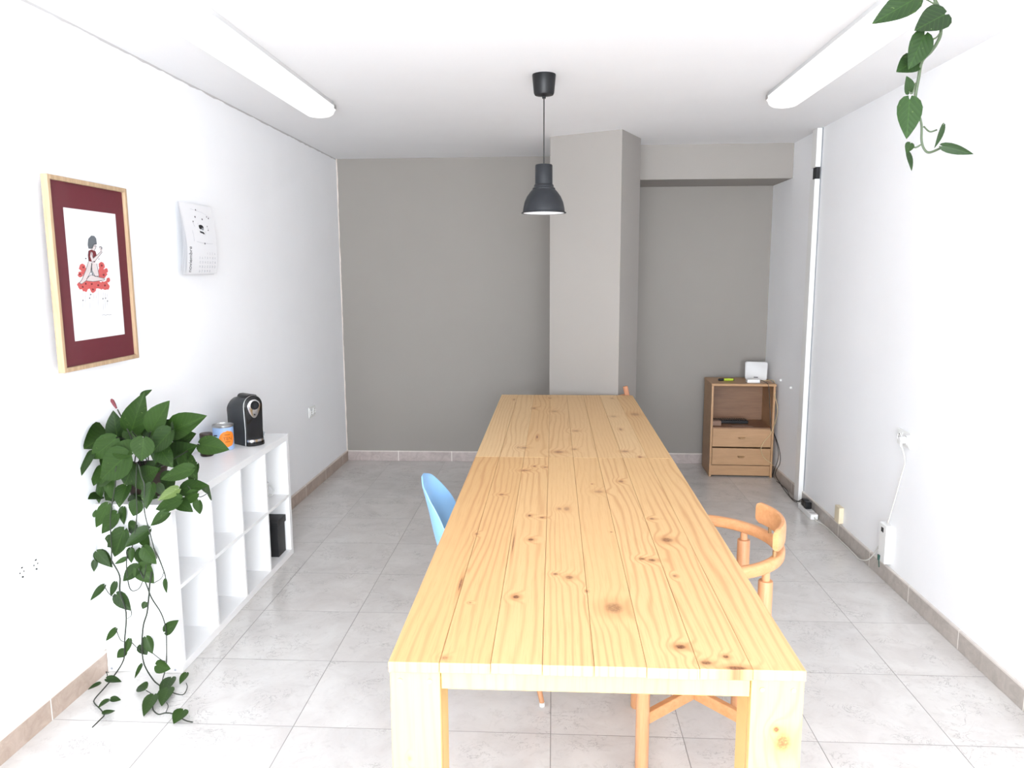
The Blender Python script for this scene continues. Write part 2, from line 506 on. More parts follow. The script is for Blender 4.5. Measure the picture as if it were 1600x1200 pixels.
# painted column with its skewed faces, reaching back to the wall
K0, K1, K2 = (1.7154, 5.295), (2.177, 5.058), (2.335, 5.414)
bm = BM()
poly_prism(bm, [(x, y, 0) for x, y in (K0, K1, K2, (2.335, D), (1.7154, D))], (0, 0, H))
struct('trim_1', bm, M['grey2'])
bm = BM(); box(bm, 2.335, W, 5.684, D, 2.2275, H); struct('trim_2', bm, M['grey2'])
# front of the shop: a wide opening lets the daylight in
bm = BM()
box(bm, -.2, .18, Y0-.12, Y0, 0, H); box(bm, W-.18, W+.1, Y0-.12, Y0, 0, H)
box(bm, .18, W-.18, Y0-.12, Y0, 2.42, H); box(bm, .18, W-.18, Y0-.12, Y0, 0, .12)
struct('wall_front', bm, M['wall'])
bm = BM()
for x in (.18, 1.18, 2.22, W-.22): box(bm, x, x+.04, Y0-.08, Y0-.03, .12, 2.42)
box(bm, .18, W-.18, Y0-.08, Y0-.03, .12, .16); box(bm, .18, W-.18, Y0-.08, Y0-.03, 2.38, 2.42)
struct('window_1', bm, M['plastic_grey'])
# skirting tiles
BH = .087
bm = BM()
vs = []
for y in (Y0, D):
    x = wallx(y, 0)
    vs.append([(x-.005, y, 0), (x+.011, y, 0), (x+.011, y, BH-.004), (x+.007, y, BH), (x-.005, y, BH)])
A = [bm.verts.new(p) for p in vs[0]]; B = [bm.verts.new(p) for p in vs[1]]
bm.faces.new(A); bm.faces.new(B[::-1])
for i in range(5): bm.faces.new((A[i], A[(i+1) % 5], B[(i+1) % 5], B[i]))
struct('baseboard_left', bm, M['sk_l'])
bm = BM(); box(bm, W-.011, W+.002, Y0, D-.010, 0, BH, .003); struct('baseboard_right', bm, M['sk_r'])
bm = BM(); box(bm, .012, 1.7154, D-.011, D+.002, 0, BH, .003); box(bm, 2.335, W-.011, D-.011, D+.002, 0, BH, .003)
struct('baseboard_back', bm, M['sk_b'])

# white vertical bar on the right wall with a dark gap
t = thing('vertical_bar', 'white full-height vertical bar on the right wall with a dark gap near its top', 'wall bar', (W-.02, 5.15, 0))
bm = BM()
box(bm, 3.413, W-.001, 5.10, 5.19, .001, 2.155, .002); box(bm, 3.413, W-.001, 5.10, 5.19, 2.23, H-.001, .002)
obj('bar', bm, M['plastic'], t, world=True)
bm = BM(); box(bm, 3.425, W-.001, 5.115, 5.18, 2.155, 2.23); o = obj('gap', bm, M['dark_gap'], t, world=True); o['label'] = 'dark gap in the bar'
bm = BM(); box(bm, W-.004, W-.0005, 5.088, 5.10, .09, H-.002); o = obj('shadow_strip', bm, M['gluecap'], t, world=True); o['label'] = 'grey strip painted in for shade beside the bar'  # thin grey strip, coloured to imitate the shadow along the bar

# ------------------------------------------------------------------ ceiling lights
def tube_light(x0, x1, y0, y1, label):
    cx = (x0+x1)/2
    t = thing('fluorescent_light', label, 'ceiling light', (cx, (y0+y1)/2, H), 0, 'long white fluorescent lights on the ceiling')
    hw = (x1-x0)/2; r = hw
    def outline(g, rr):
        pts = []
        for k in range(13):
            a = -PI/2 + (k/12-.5)*PI
            pts.append((cx+rr*math.cos(a)*1.0, y0+r+rr*math.sin(a)*.95-g*0))
        for k in range(13):
            a = PI/2 + (k/12-.5)*PI
            pts.append((cx+rr*math.cos(a), y1-r+rr*math.sin(a)*.95))
        return pts
    bm = BM()
    rings = []
    for rr, z in ((hw*.86, H-.0005), (hw*.86, H-.022), (hw*.84, H-.028)):
        rings.append([bm.verts.new((x, y, z)) for x, y in outline(0, rr)])
    for a, b in zip(rings, rings[1:]):
        n = len(a)
        for i in range(n): bm.faces.new((a[i], a[(i+1) % n], b[(i+1) % n], b[i]))
    bm.faces.new(rings[0]); bm.faces.new(rings[-1][::-1])
    obj('base', bm, M['plastic_grey'], t, world=True, smooth=True)
    bm = BM(); rings = []
    for rr, z in ((hw, H-.0285), (hw, H-.036), (hw*.98, H-.040), (hw*.92, H-.045), (hw*.84, H-.062), (hw*.66, H-.073), (hw*.4, H-.078)):
        pts = outline(0, rr)
        rings.append([bm.verts.new((x, y, z)) for x, y in pts])
    for a, b in zip(rings, rings[1:]):
        n = len(a)
        for i in range(n): bm.faces.new((a[i], a[(i+1) % n], b[(i+1) % n], b[i]))
    bm.faces.new(rings[-1][::-1]); bm.faces.new(rings[0])
    o = obj('diffuser', bm, M['diffuser'], t, world=True, smooth=True); o['label'] = 'white glowing diffuser'
    for yy in (y1-.10,):
        bm = BM(); box(bm, x1-.012 if cx < 1.7 else x0-.002, x1+.002 if cx < 1.7 else x0+.012, yy-.02, yy+.02, H-.040, H-.018, .002)
        obj('clip', bm, M['steel'], t, world=True)
tube_light(.405, .585, 2.60, 4.22, 'long fluorescent ceiling light near the left wall, above the framed picture side')
tube_light(2.815, 2.995, 2.66, 4.16, 'long fluorescent ceiling light near the right wall, behind the hanging vine')

# ------------------------------------------------------------------ pendant lamp
PX, PY = U(850, 117, 'z', H)[0], U(850, 117, 'z', H)[1]
PX, PY = 1.6955, 3.66
t = thing('pendant_lamp', 'dark grey metal pendant lamp hanging over the long wooden table', 'lamp', (PX, PY, H))
bm = BM()
lathe(bm, [(0, 0), (.054, 0), (.0545, -.004), (.047, -.082), (.043, -.090), (.020, -.094), (.008, -.096), (.008, -.106), (0, -.106)])
obj('ceiling_rose', bm, M['black'], t, smooth=True)
bm = BM(); tube(bm, [(0, 0, -.104), (0, 0, -.25), (0, 0, -.405)], .0028, 8); obj('cord', bm, M['cable_black'], t)
zt = -.402
bm = BM()
prof = [(0, zt+.002), (.030, zt+.002), (.038, zt), (.0405, zt-.004), (.041, zt-.088), (.046, zt-.094), (.047, zt-.104), (.053, zt-.107),
        (.0535, zt-.113), (.064, zt-.124), (.080, zt-.146), (.0915, zt-.172), (.097, zt-.200), (.099, zt-.216), (.1055, zt-.219), (.1055, zt-.222), (.097, zt-.222)]
lathe(bm, prof, seg=56)
s_ = obj('lamp_shade', bm, M['lampmetal'], t, smooth=True)
bm = BM()
lathe(bm, [(.0965, zt-.221), (.094, zt-.200), (.088, zt-.172), (.077, zt-.148), (.061, zt-.128), (.040, zt-.112), (.037, zt-.09), (.036, zt-.02), (0, zt-.015)], seg=56)
o = obj('shade_lining', bm, M['lampin'], s_, smooth=True); o['label'] = 'white inside of the shade'
bm = BM(); lathe(bm, [(0, zt-.08), (.014, zt-.08), (.016, zt-.11), (.028, zt-.14), (.030, zt-.16), (.022, zt-.185), (0, zt-.195)], seg=24)
o = obj('bulb', bm, M['lampin'], t, smooth=True)

# ------------------------------------------------------------------ the two pine tables
Y1a, Y1b, Y2b = 1.485, 3.281, 5.000
def K(px, py, rx, ry, d):
    p = U(px, py, 'z', T); return (p.x, p.y, rx, ry, d)
k1 = []
for X, Y, rx, ry, d in [(265, 640, .004, .05, .9), (555, 708, .010, .012, 1), (632, 410, .010, .012, .9), (625, 285, .007, .012, .9), (690, 295, .010, .008, .8),
                        (480, 175, .010, .008, .9), (780, 250, .008, .014, .6), (818, 250, .012, .026, .5), (760, 590, .008, .007, .8), (832, 607, .013, .014, .7),
                        (922, 678, .004, .007, .9), (1065, 765, .026, .034, .62), (1210, 510, .010, .010, .8), (1262, 517, .012, .012, .8), (1262, 302, .010, .010, .8),
                        (1340, 412, .020, .022, .75), (1410, 968, .014, .012, 1), (1100, 107, .012, .016, .7), (600, 50, .020, .012, .7), (650, 28, .008, .010, .9),
                        (705, 33, .008, .010, .9), (950, 120, .004, .006, .8), (985, 160, .020, .018, .45), (1380, 600, .006, .010, .6), (350, 380, .006, .009, .6),
                        (183, 1025, .009, .008, .5), (315, 738, .004, .004, .6), (1545, 1052, .014, .010, .8), (540, 430, .0025, .09, .8), (1050, 370, .004, .005, .7)]:
    k1.append(K(640+X/3.3333, 720+Y/3.3333, rx, ry, d))
k1.append(K(1150, 1044, .026, .010, .9)); k1.append(K(1134, 1026, .008, .008, .9))
k2 = []
for X, Y, rx, ry, d in [(370, 108, .008, .03, .6), (508, 168, .012, .03, .6), (530, 368, .005, .04, .9), (620, 98, .010, .02, .5), (650, 190, .02, .03, .4),
                        (440, 442, .016, .02, .6), (680, 472, .026, .022, .7), (800, 325, .020, .02, .5), (1110, 315, .010, .03, .6), (1140, 468, .02, .02, .6),
                        (1245, 507, .010, .015, .9), (790, 452, .014, .02, .5), (1060, 225, .02, .03, .35), (1210, 210, .03, .05, .45), (400, 440, .01, .02, .4), (1050, 100, .012, .03, .4)]:
    k2.append(K(720+X/4.4444, 600+Y/4.4444, rx, ry, d))
M['pine1'] = pine('pine_boards_near', 1, k1)
M['pine2'] = pine('pine_boards_far', 2, k2, light='d2b286', dark='ab7748')
legknots = []
for px, py, ra, rb, d in [(1223, 1160, .020, .024, .75), (1213, 1140, .008, .008, .9), (640, 1185, .004, .006, .4)]:
    p = U(px, py, 'y', Y1a+.008); legknots.append((p.x, p.z, ra, rb, d))
M['pineleg'] = pine('pine_leg_boards', 3, legknots, axes=(0, 2), board=False, light='d0b072', dark='b58a4c')
M['pineside'] = pine('pine_leg_side', 5, [(1.53, .42, .03, .05, .5)], axes=(1, 2), board=False, light='b98656', dark='80502e')
def build_table(ya, yb, mat, label, caps):
    t = thing('dining_table', label, 'table', ((TXL+TXR)/2, (ya+yb)/2, 0), 0, 'pine plank tables pushed end to end')
    bm = BM()
    for i in range(8):
        x0 = TXL+i*BW; dy = ((i*37) % 5-2)*.0008
        box(bm, x0+.0003, x0+BW-.0003, ya+dy, yb+(((i*53) % 5)-2)*.0006-.001, T-.024, T-((i*29) % 3)*.0003, .0016, seg=2)
    obj('tabletop', bm, mat, t, world=True)
    LW, LD = .108, .112; zt = T-.0245
    for sx in (0, 1):
        for sy in (0, 1):
            x0 = TXL+.001 if sx == 0 else TXR-.001-LW
            y0 = ya+.008 if sy == 0 else yb-.008-LD
            yo0, yo1 = (y0, y0+.022) if sy == 0 else (y0+LD-.022, y0+LD)
            ys0, ys1 = (y0+.0225, y0+LD) if sy == 0 else (y0, y0+LD-.0225)
            bm = BM()
            box(bm, x0, x0+LW, yo0, yo1, .001, zt, .002)                   # wide front board
            box(bm, x0, x0+.022, ys0, ys1, .001, zt, .002, mi=1)           # outer side board
            box(bm, x0+LW-.022, x0+LW, ys0, ys1, .001, zt, .002, mi=1)     # inner side board
            lg = obj('leg', bm, [M['pineleg'], M['pineside']], t, world=True)
            for cxs in (.022, LW-.022):
                bm = BM()
                yy = yo0-.0015 if sy == 0 else yo1+.0015
                c = Matrix.Translation((x0+cxs, yy, zt-.022)) @ Matrix.Rotation(PI/2, 4, 'X')
                bmesh.ops.create_cone(bm, cap_ends=True, segments=18, radius1=.0045, radius2=.0045, depth=.003, matrix=c)
                obj('bolt', bm, M['steel'], lg, world=True)
    bm = BM(); box(bm, TXL+LW+.002, TXR-LW-.002, ya+.014, ya+.038, T-.068, T-.0245, .002); obj('apron', bm, M['pineleg'], t, world=True)
    bm = BM(); box(bm, TXL+LW+.002, TXR-LW-.002, yb-.038, yb-.014, T-.068, T-.0245, .002); obj('apron', bm, M['pineleg'], t, world=True)
    for xa in (TXL+.290, TXR-.314):
        bm = BM(); box(bm, xa, xa+.024, ya+LD+.012, yb-LD-.012, T-.058, T-.0245, .002); obj('apron', bm, M['pineside'], t, world=True)
    return t
build_table(Y1a, Y1b, M['pine1'], 'near pine plank table with a big round knot, closest to the viewer', 1)
build_table(Y1b+.001, Y2b, M['pine2'], 'far pine plank table pushed against the grey column', 1)

# ------------------------------------------------------------------ bentwood chair
def bentwood(cx, cy, rz, label):
    t = thing('bentwood_chair', label, 'chair', (cx, cy, 0), rz)
    q = .178; R = .252; zh = .696
    for sx in (-1, 1):
        for sy in (-1, 1):
            bm = BM()
            if sx == 1: lathe(bm, [(0, .001), (.019, .001), (.0215, .006), (.0215, .648), (.0205, .652), (.012, .653), (.0115, .690), (0, .690)], (q, sy*q, 0), 24)
            else: lathe(bm, [(0, .001), (.019, .001), (.0215, .006), (.0215, .652), (.012, .655), (.0115, .690), (0, .690)], (-q, sy*q, 0), 24)
            lo = obj('leg', bm, M['beechz'], t, smooth=True)
    # cross stretcher
    bm = BM()
    for s in (-1, 1):
        a = math.atan2(s*1.0, 1.0)
        m4 = Matrix.Rotation(a, 4, 'Z')
        if s == 1: box(bm, -q*1.414+.018, q*1.414-.018, -.011, .011, .155, .195, .003, mtx=m4)
        else:
            box(bm, -q*1.414+.018, -.0112, -.011, .011, .1555, .1945, .003, mtx=m4)
            box(bm, .0112, q*1.414-.018, -.011, .011, .1555, .1945, .003, mtx=m4)
    obj('stretcher', bm, M['beech'], t)
    # round seat
    bm = BM(); lathe(bm, [(0, .415), (.20, .415), (.222, .422), (.226, .435), (.218, .448), (.19, .452), (.10, .446), (0, .444)], seg=56)
    obj('seat', bm, M['beech'], t, smooth=True)
    # arm hoop: open towards the table
    bm = BM()
    pts = []
    for k in range(49):
        a = math.radians(-142 + 284*k/48)
        pts.append((R*math.cos(a)*1.0, R*math.sin(a), zh))
    tube(bm, pts, 1, 16, flat=(.0155, .0185), upv=(0, 0, 1))
    hp = obj('arm_hoop', bm, M['beech'], t, smooth=True)
    # laminated back crest carried on dowels
    bm = BM(); pts = []; rs = []
    for k in range(25):
        u = k/24*2-1
        a = math.radians(-1+35*u)
        pts.append(((R+.004)*math.cos(a), (R+.004)*math.sin(a), zh+.069))
        rs.append(1 if abs(u) < .93 else .8)
    tube(bm, pts, rs, 20, flat=(.0105, .036), upv=(.0, 0, 1))
    obj('back_crest', bm, M['beech'], t, smooth=True)
    for a in (-.6, -.2, .3):
        bm = BM(); lathe(bm, [(.006, zh+.016), (.006, zh+.038)], (R*math.cos(a), R*math.sin(a), 0), 12); bmesh.ops.holes_fill(bm, edges=bm.edges[:])
        obj('dowel', bm, M['brass'], t, smooth=True)
    return t
bentwood(2.218, 2.397, math.radians(-3.5), 'orange beech round-armed chair pushed under the right side of the near table')

# ------------------------------------------------------------------ folded chair behind the far table end
t = thing('folding_chair', 'brown wooden folded chair corner poking up behind the far table, against the grey column', 'chair', (2.16, 5.03, 0))
rot = Matrix.Translation((2.165, 5.030, 0)) @ Matrix.Rotation(math.radians(-13), 4, 'Y')
# chair drawn flat in its own plane, right stile foot at the origin
def fb(*a, **k):
    bm = BM(); box(bm, *a, mtx=rot, **k); return bm
ROT_H = .815/math.cos(math.radians(13))
sgn = -1
rot = Matrix.Translation((2.425, 5.0305, .004)) @ Matrix.Rotation(math.radians(-13), 4, 'Y')
obj('stile', fb(-.032, 0, -.012, .012, 0, ROT_H, bev=.005), M['stile'], t, world=True)
obj('stile', fb(-.40, -.368, -.012, .012, .11, ROT_H-.02, bev=.005), M['stile'], t, world=True)
obj('top_rail', fb(-.368, -.032, -.008, .008, ROT_H-.12, ROT_H-.05, bev=.004), M['stile'], t, world=True)
obj('seat', fb(-.364, -.036, -.010, .010, .30, .62, bev=.004), M['stile'], t, world=True)
obj('lower_rail', fb(-.368, -.032, -.008, .008, .16, .19, bev=.003), M['stile'], t, world=True)

# ------------------------------------------------------------------ blue shell chair
def shell_chair(cx, cy, rz, label):
    t = thing('shell_chair', label, 'chair', (cx, cy, 0), rz)
    prof = [(-.262, .815), (-.256, .79), (-.245, .74), (-.232, .68), (-.218, .61), (-.198, .54), (-.165, .48), (-.11, .447), (-.03, .435), (.06, .436), (.14, .444), (.195, .440), (.225, .420)]
    wid = [.02, .092, .130, .155, .172, .190, .205, .218, .222, .224, .218, .195, .150]
    cv = [.002, .012, .035, .060, .078, .085, .085, .075, .062, .05, .035, .02, .005]
    pr = catmull([(x, 0, z) for x, z in prof], 4)
    def interp(arr, i):
        f = i/4; k = min(int(f), len(arr)-2); u = f-k; return arr[k]*(1-u)+arr[k+1]*u
    bm = BM(); rows = []
    n = len(pr); ns = 14
    for i, p in enumerate(pr):
        tg = (pr[min(i+1, n-1)]-pr[max(i-1, 0)]).normalized()
        nrm = Vector((-tg.z, 0, tg.x))       # towards the sitter
        if nrm.x < 0 and nrm.z < 0: nrm = -nrm
        w = interp(wid, i); c = interp(cv, i); row = []
        for k in range(ns+1):
            u = k/ns*2-1
            row.append(bm.verts.new(p + nrm*(c*abs(u)**2.4) + Vector((0, w*u, 0))))
        rows.append(row)
    for a, b in zip(rows, rows[1:]):
        for k in range(ns): bm.faces.new((a[k], a[k+1], b[k+1], b[k]))
    o = obj('seat_shell', bm, M['blue'], t, smooth=True)
    md = o.modifiers.new('thickness', 'SOLIDIFY'); md.thickness = .007; md.offset = 0
    md = o.modifiers.new('smooth', 'SUBSURF'); md.levels = 1; md.render_levels = 2
    for sx in (-1, 1):
        for sy in (-1, 1):
            a = Vector((sx*.105, sy*.115, .395)); b = Vector((sx*.195, sy*.195, .014))
            bm = BM(); tube(bm, [a, a.lerp(b, .5), b], [.0145, .0135, .009], 16)
            lg = obj('leg', bm, M['walnutleg'], t, smooth=True)
            bm = BM(); lathe(bm, [(0, .001), (.0095, .001), (.010, .014), (0, .014)], (b.x, b.y, 0), 16)
            o = obj('foot', bm, M['plastic'], lg, smooth=True); o['label'] = 'white plastic foot'
    bm = BM()
    for s in (-1, 1):
        tube(bm, [(-.12, s*.13, .35), (0, 0, .30), (.12, -s*.13, .35)], .004, 8)
        tube(bm, [(s*.115, -.125, .36), (s*.115, .125, .36)], .004, 8)
    box(bm, -.13, .13, -.012, .012, .392, .400); box(bm, -.012, .012, -.13, .13, .400, .408)
    for sx in (-1, 1):
        for sy in (-1, 1): tube(bm, [(sx*.10, sy*.10, .395), (sx*.07, sy*.07, .432)], .006, 8)
    obj('strut', bm, M['black'], t)
    return t
shell_chair(1.512, 2.77, math.radians(0), 'light blue plastic shell chair with wooden legs at the left side of the near table')

# ------------------------------------------------------------------ white cube shelf
SX0, SX1, SY0, SY1, SZ = -.030, .276, 2.736, 4.039, .693
t = thing('cube_shelf', 'white two-by-four cube shelf unit standing along the left wall', 'shelf', ((SX0+SX1)/2, (SY0+SY1)/2, 0))
OT = .035; IT = .017
bm = BM(); box(bm, SX0, SX1, SY0, SY1, SZ-OT, SZ, .0012, seg=1); obj('top_panel', bm, M['lam'], t, world=True)
bm = BM(); box(bm, SX0, SX1, SY0, SY1, .001, OT, .0012, seg=1); obj('bottom_panel', bm, M['lam'], t, world=True)
for ya in (SY0, SY1-OT):
    bm = BM(); box(bm, SX0+.0005, SX1-.0005, ya+.0004, ya+OT-.0004, OT, SZ-OT, .0008, seg=1)
    o = obj('side_panel', bm, M['lam'], t, world=True)
    if ya == SY0:
        for px, py in ((175, 1046), (274, 1047)):
            p = U(px, py, 'y', SY0)
            bm = BM(); bmesh.ops.create_cone(bm, cap_ends=True, segments=16, radius1=.005, radius2=.005, depth=.002, matrix=Matrix.Translation((p.x, SY0-.0005, max(p.z, .014))) @ Matrix.Rotation(PI/2, 4, 'X'))
            obj('screw_cap', bm, M['gluecap'], o, world=True)
cell = (SY1-SY0-2*OT-3*IT)/4
for k in range(3):
    y = SY0+OT+(k+1)*cell+k*IT
    bm = BM(); box(bm, SX0+.0005, SX1-.001, y, y+IT, OT, SZ-OT, .0008, seg=1); obj('divider', bm, M['lam'], t, world=True)
zm = OT+(SZ-2*OT-IT)/2
for k in range(4):
    y = SY0+OT+k*(cell+IT)
    bm = BM(); box(bm, SX0+.0005, SX1-.0015, y+.0002, y+cell-.0002, zm, zm+IT, .0006, seg=1); obj('shelf_board', bm, M['lam'], t, world=True)

# mug in the far upper cube
mx, my = .158, 3.910
t = thing('mug', 'white mug with its handle showing in the far upper cube of the shelf', 'mug', (mx, my, zm+IT))
bm = BM(); lathe(bm, [(0, .001), (.030, .001), (.038, .006), (.041, .09), (.039, .091), (.036, .012), (0, .010)], seg=36)
obj('body', bm, M['mug'], t, smooth=True)
bm = BM(); pts = []
for k in range(15):
    a = -PI/2+PI*k/14; pts.append((.040+.030*math.cos(a), 0, .047+.030*math.sin(a)))
tube(bm, catmull(pts, 2), .0045, 10)
for v in bm.verts: v.co = Matrix.Rotation(math.radians(0), 4, 'Z') @ v.co
obj('handle', bm, M['mug'], t, smooth=True)

# black storage box in the far lower cube
t = thing('storage_box', 'black lidded storage box in the far lower cube of the shelf', 'box', (.16, 3.93, OT))
bm = BM(); box(bm, .05, .250, 3.882, 3.990, OT+.001, .205, .002); obj('box_body', bm, M['carton'], t, world=True)
bm = BM(); box(bm, .045, .256, 3.875, 3.997, .2055, .243, .003); obj('lid', bm, M['carton'], t, world=True)

# ------------------------------------------------------------------ coffee machine
ang = math.atan2(-.57, .82)          # the front looks along (.82, -.57)
CF = Vector((.201, 3.759, SZ))       # middle of its front edge
t = thing('coffee_machine', 'black capsule coffee machine standing on the white shelf', 'coffee machine', CF, ang)
# local: x forward, y sideways, z up
def arch(w, h, n=14, inset=0):
    """outline in (y, z): a round-topped door shape, a little narrower at the waist"""
    pts = [(-w*.98, 0), (-w*.94, h*.30), (-w, h-w*1.0)]
    for k in range(1, n): 
        a = PI-PI*k/n; pts.append((w*math.cos(a), h-w+w*math.sin(a)))
    pts += [(w, h-w*1.0), (w*.94, h*.30), (w*.98, 0)]
    return pts
def loft(bm, secs, mi=0):
    rings = [[bm.verts.new(p) for p in s] for s in secs]
    for a, b in zip(rings, rings[1:]):
        n = len(a)
        for i in range(n): f = bm.faces.new((a[i], a[(i+1) % n], b[(i+1) % n], b[i])); f.material_index = mi
    bm.faces.new(rings[0][::-1]); bm.faces.new(rings[-1])
bm = BM()
secs = []
for x, w, h in ((-.172, .040, .205), (-.166, .048, .222), (-.145, .053, .238), (-.09, .054, .252), (-.03, .054, .258), (-.012, .054, .258), (-.004, .0535, .257)):
    secs.append([(x, y, z+.001) for y, z in arch(w, h)])
loft(bm, secs)
bd = obj('body', bm, M['machine'], t, smooth=True)
bm = BM()
loft(bm, [[(-.0035, y, z+.004) for y, z in arch(.0515, .253)], [(.004, y, z+.004) for y, z in arch(.0515, .253)], [(.006, y, z+.005) for y, z in arch(.049, .249)]])
obj('front_panel', bm, M['black_gloss'], t, smooth=True)
bm = BM()  # bright rim round the face
tube(bm, [(-.002, y, z+.003) for y, z in arch(.0535, .2565)], .0016, 6); obj('edge_trim', bm, M['steel'], t, smooth=True)
bm = BM()  # raised lid
loft(bm, [[(x, y*s_w, z) for y, z in ((-.034, .2505), (-.026, .259), (-.012, .263), (.012, .263), (.026, .259), (.034, .2505))] for x, s_w in ((-.10, .7), (-.09, .9), (-.02, 1), (-.006, .95))])
obj('lid', bm, M['black'], t, smooth=True)
# chrome teardrop ring and dial
bm = BM()
def ringpts(s, x): 
    out = []
    for k in range(28):
        a = 2*PI*k/28; y = .038*s*math.cos(a); z = .036*s*math.sin(a)
        if z < 0: z *= 1.75; y *= (1-.25*min(1, -z/.058))
        out.append((x, y, .204+z))
    return out
loft(bm, [ringpts(1, .0062), ringpts(.97, .0095), ringpts(.90, .0112)])
obj('chrome_plate', bm, M['chrome'], t, smooth=True)
bm = BM()
bmesh.ops.create_cone(bm, cap_ends=True, segments=32, radius1=.0235, radius2=.021, depth=.009, matrix=Matrix.Translation((.0155, .002, .209)) @ Matrix.Rotation(PI/2, 4, 'Y'))
obj('dial', bm, M['black'], t, smooth=True)
bm = BM()
bmesh.ops.create_cone(bm, cap_ends=True, segments=24, radius1=.013, radius2=.012, depth=.002, matrix=Matrix.Translation((.0210, .002, .209)) @ Matrix.Rotation(PI/2, 4, 'Y'))
obj('dial_face', bm, M['lampmetal'], t, smooth=True)
bm = BM()
bmesh.ops.create_cone(bm, cap_ends=True, segments=16, radius1=.004, radius2=.004, depth=.002, matrix=Matrix.Translation((.0122, 0, .160)) @ Matrix.Rotation(PI/2, 4, 'Y'))
obj('button', bm, M['black'], t)
# drip tray: rounded foot with bright band
def foot(s, z): return [(.004+.030*math.cos(a)*s, .050*math.sin(a)*s, z) for a in [(-PI/2+PI*k/16) for k in range(17)]]
bm = BM(); loft(bm, [foot(1.0, .001), foot(1.03, .006), foot(1.0, .022)]); obj('drip_tray', bm, M['black_gloss'], t, smooth=True)
bm = BM(); loft(bm, [foot(.97, .0222), foot(.97, .034)]); obj('tray_band', bm, M['chrome'], t, smooth=True)

# tin with orange disc
TCx, TCy = .080, 3.662; TR = .050; TH = .128
t = thing('tin_can', 'pale blue tin with an orange disc beside the coffee machine', 'tin', (TCx, TCy, SZ))
bm = BM(); lathe(bm, [(0, .001), (.048, .001), (.050, .004), (.0495, .010), (.0495, TH-.012), (.050, TH-.010)], seg=48); obj('tin_body', bm, M['tin_blue'], t, smooth=True)
bm = BM(); lathe(bm, [(.0500, TH-.0115), (.0515, TH-.008), (.0515, TH-.001), (.049, TH), (.048, TH-.005), (0, TH-.005)], seg=48); obj('tin_lid', bm, M['steel'], t, smooth=True)
vx = math.atan2(CAM.y-TCy, CAM.x-TCx)     # direction of the label: roughly out into the room
la = vx+.40
def onTin(u, v, r=.0502, a0=la, zc=TH*.46): return (r*math.cos(a0+u/r), r*math.sin(a0+u/r), zc+v)
bm = BM(); cvs = []
rad = .042
rows = 16
for j in range(rows+1):
    v = -rad+2*rad*j/rows; hw = math.sqrt(max(rad*rad-v*v, 1e-8))
    cvs.append([bm.verts.new(onTin(-hw+2*hw*i/12, v, .0500)) for i in range(13)])
for a, b in zip(cvs, cvs[1:]):
    for i in range(12): bm.faces.new((a[i], a[i+1], b[i+1], b[i]))
text_bm('TEN', .024, lambda u, v: onTin(u, v-.006, .0504), align='CENTER', mi=1, bm=bm)
for v, w in ((.020, .030), (-.016, .026)): 
    for i in range(6):
        u0 = -w/2+w*i/6; face(bm, [onTin(u0, v, .0503), onTin(u0+w/8, v, .0503), onTin(u0+w/8, v+.004, .0503), onTin(u0, v+.004, .0503)], 1)
obj('orange_label', bm, [M['tin_orange'], M['tin_dark']], t)
bm = BM()
for j in range(4):
    v = -.02+.012*j; a0 = la-1.25
    pts = [onTin(-.012+.024*i/6, v, .0501, a0) for i in range(7)]; pt2 = [onTin(-.012+.024*i/6, v+.006, .0501, a0) for i in range(7)]
    for i in range(6): face(bm, [pts[i], pts[i+1], pt2[i+1], pt2[i]])
obj('side_print', bm, M['lampmetal'], t)

# coffee jar
t = thing('coffee_jar', 'dark glass coffee jar between the trailing plant and the blue tin', 'jar', (.058, 3.52, SZ))
bm = BM(); lathe(bm, [(0, .001), (.029, .001), (.032, .005), (.032, .080), (.029, .088), (0, .088)], seg=32); obj('jar_body', bm, M['coffee'], t, smooth=True)
bm = BM(); lathe(bm, [(.0325, .018), (.0325, .055)], seg=32); obj('jar_label', bm, M['coffee_label'], t, smooth=True)
bm = BM(); lathe(bm, [(0, .0885), (.029, .0885), (.030, .091), (.030, .110), (.028, .113), (0, .113)], seg=32); obj('jar_lid', bm, M['pot'], t, smooth=True)

# little glass behind the machine
bm = BM(); lathe(bm, [(0, .001), (.016, .001), (.020, .020), (.0185, .020), (.0145, .004), (0, .004)], (0, 0, 0), 24)
o = obj('glass_dish', bm, M['clear'], None, smooth=True); o.location = (.150, 3.975, SZ)
tag(o, 'tiny clear glass dish behind the coffee machine, at the far end of the shelf', 'dish')

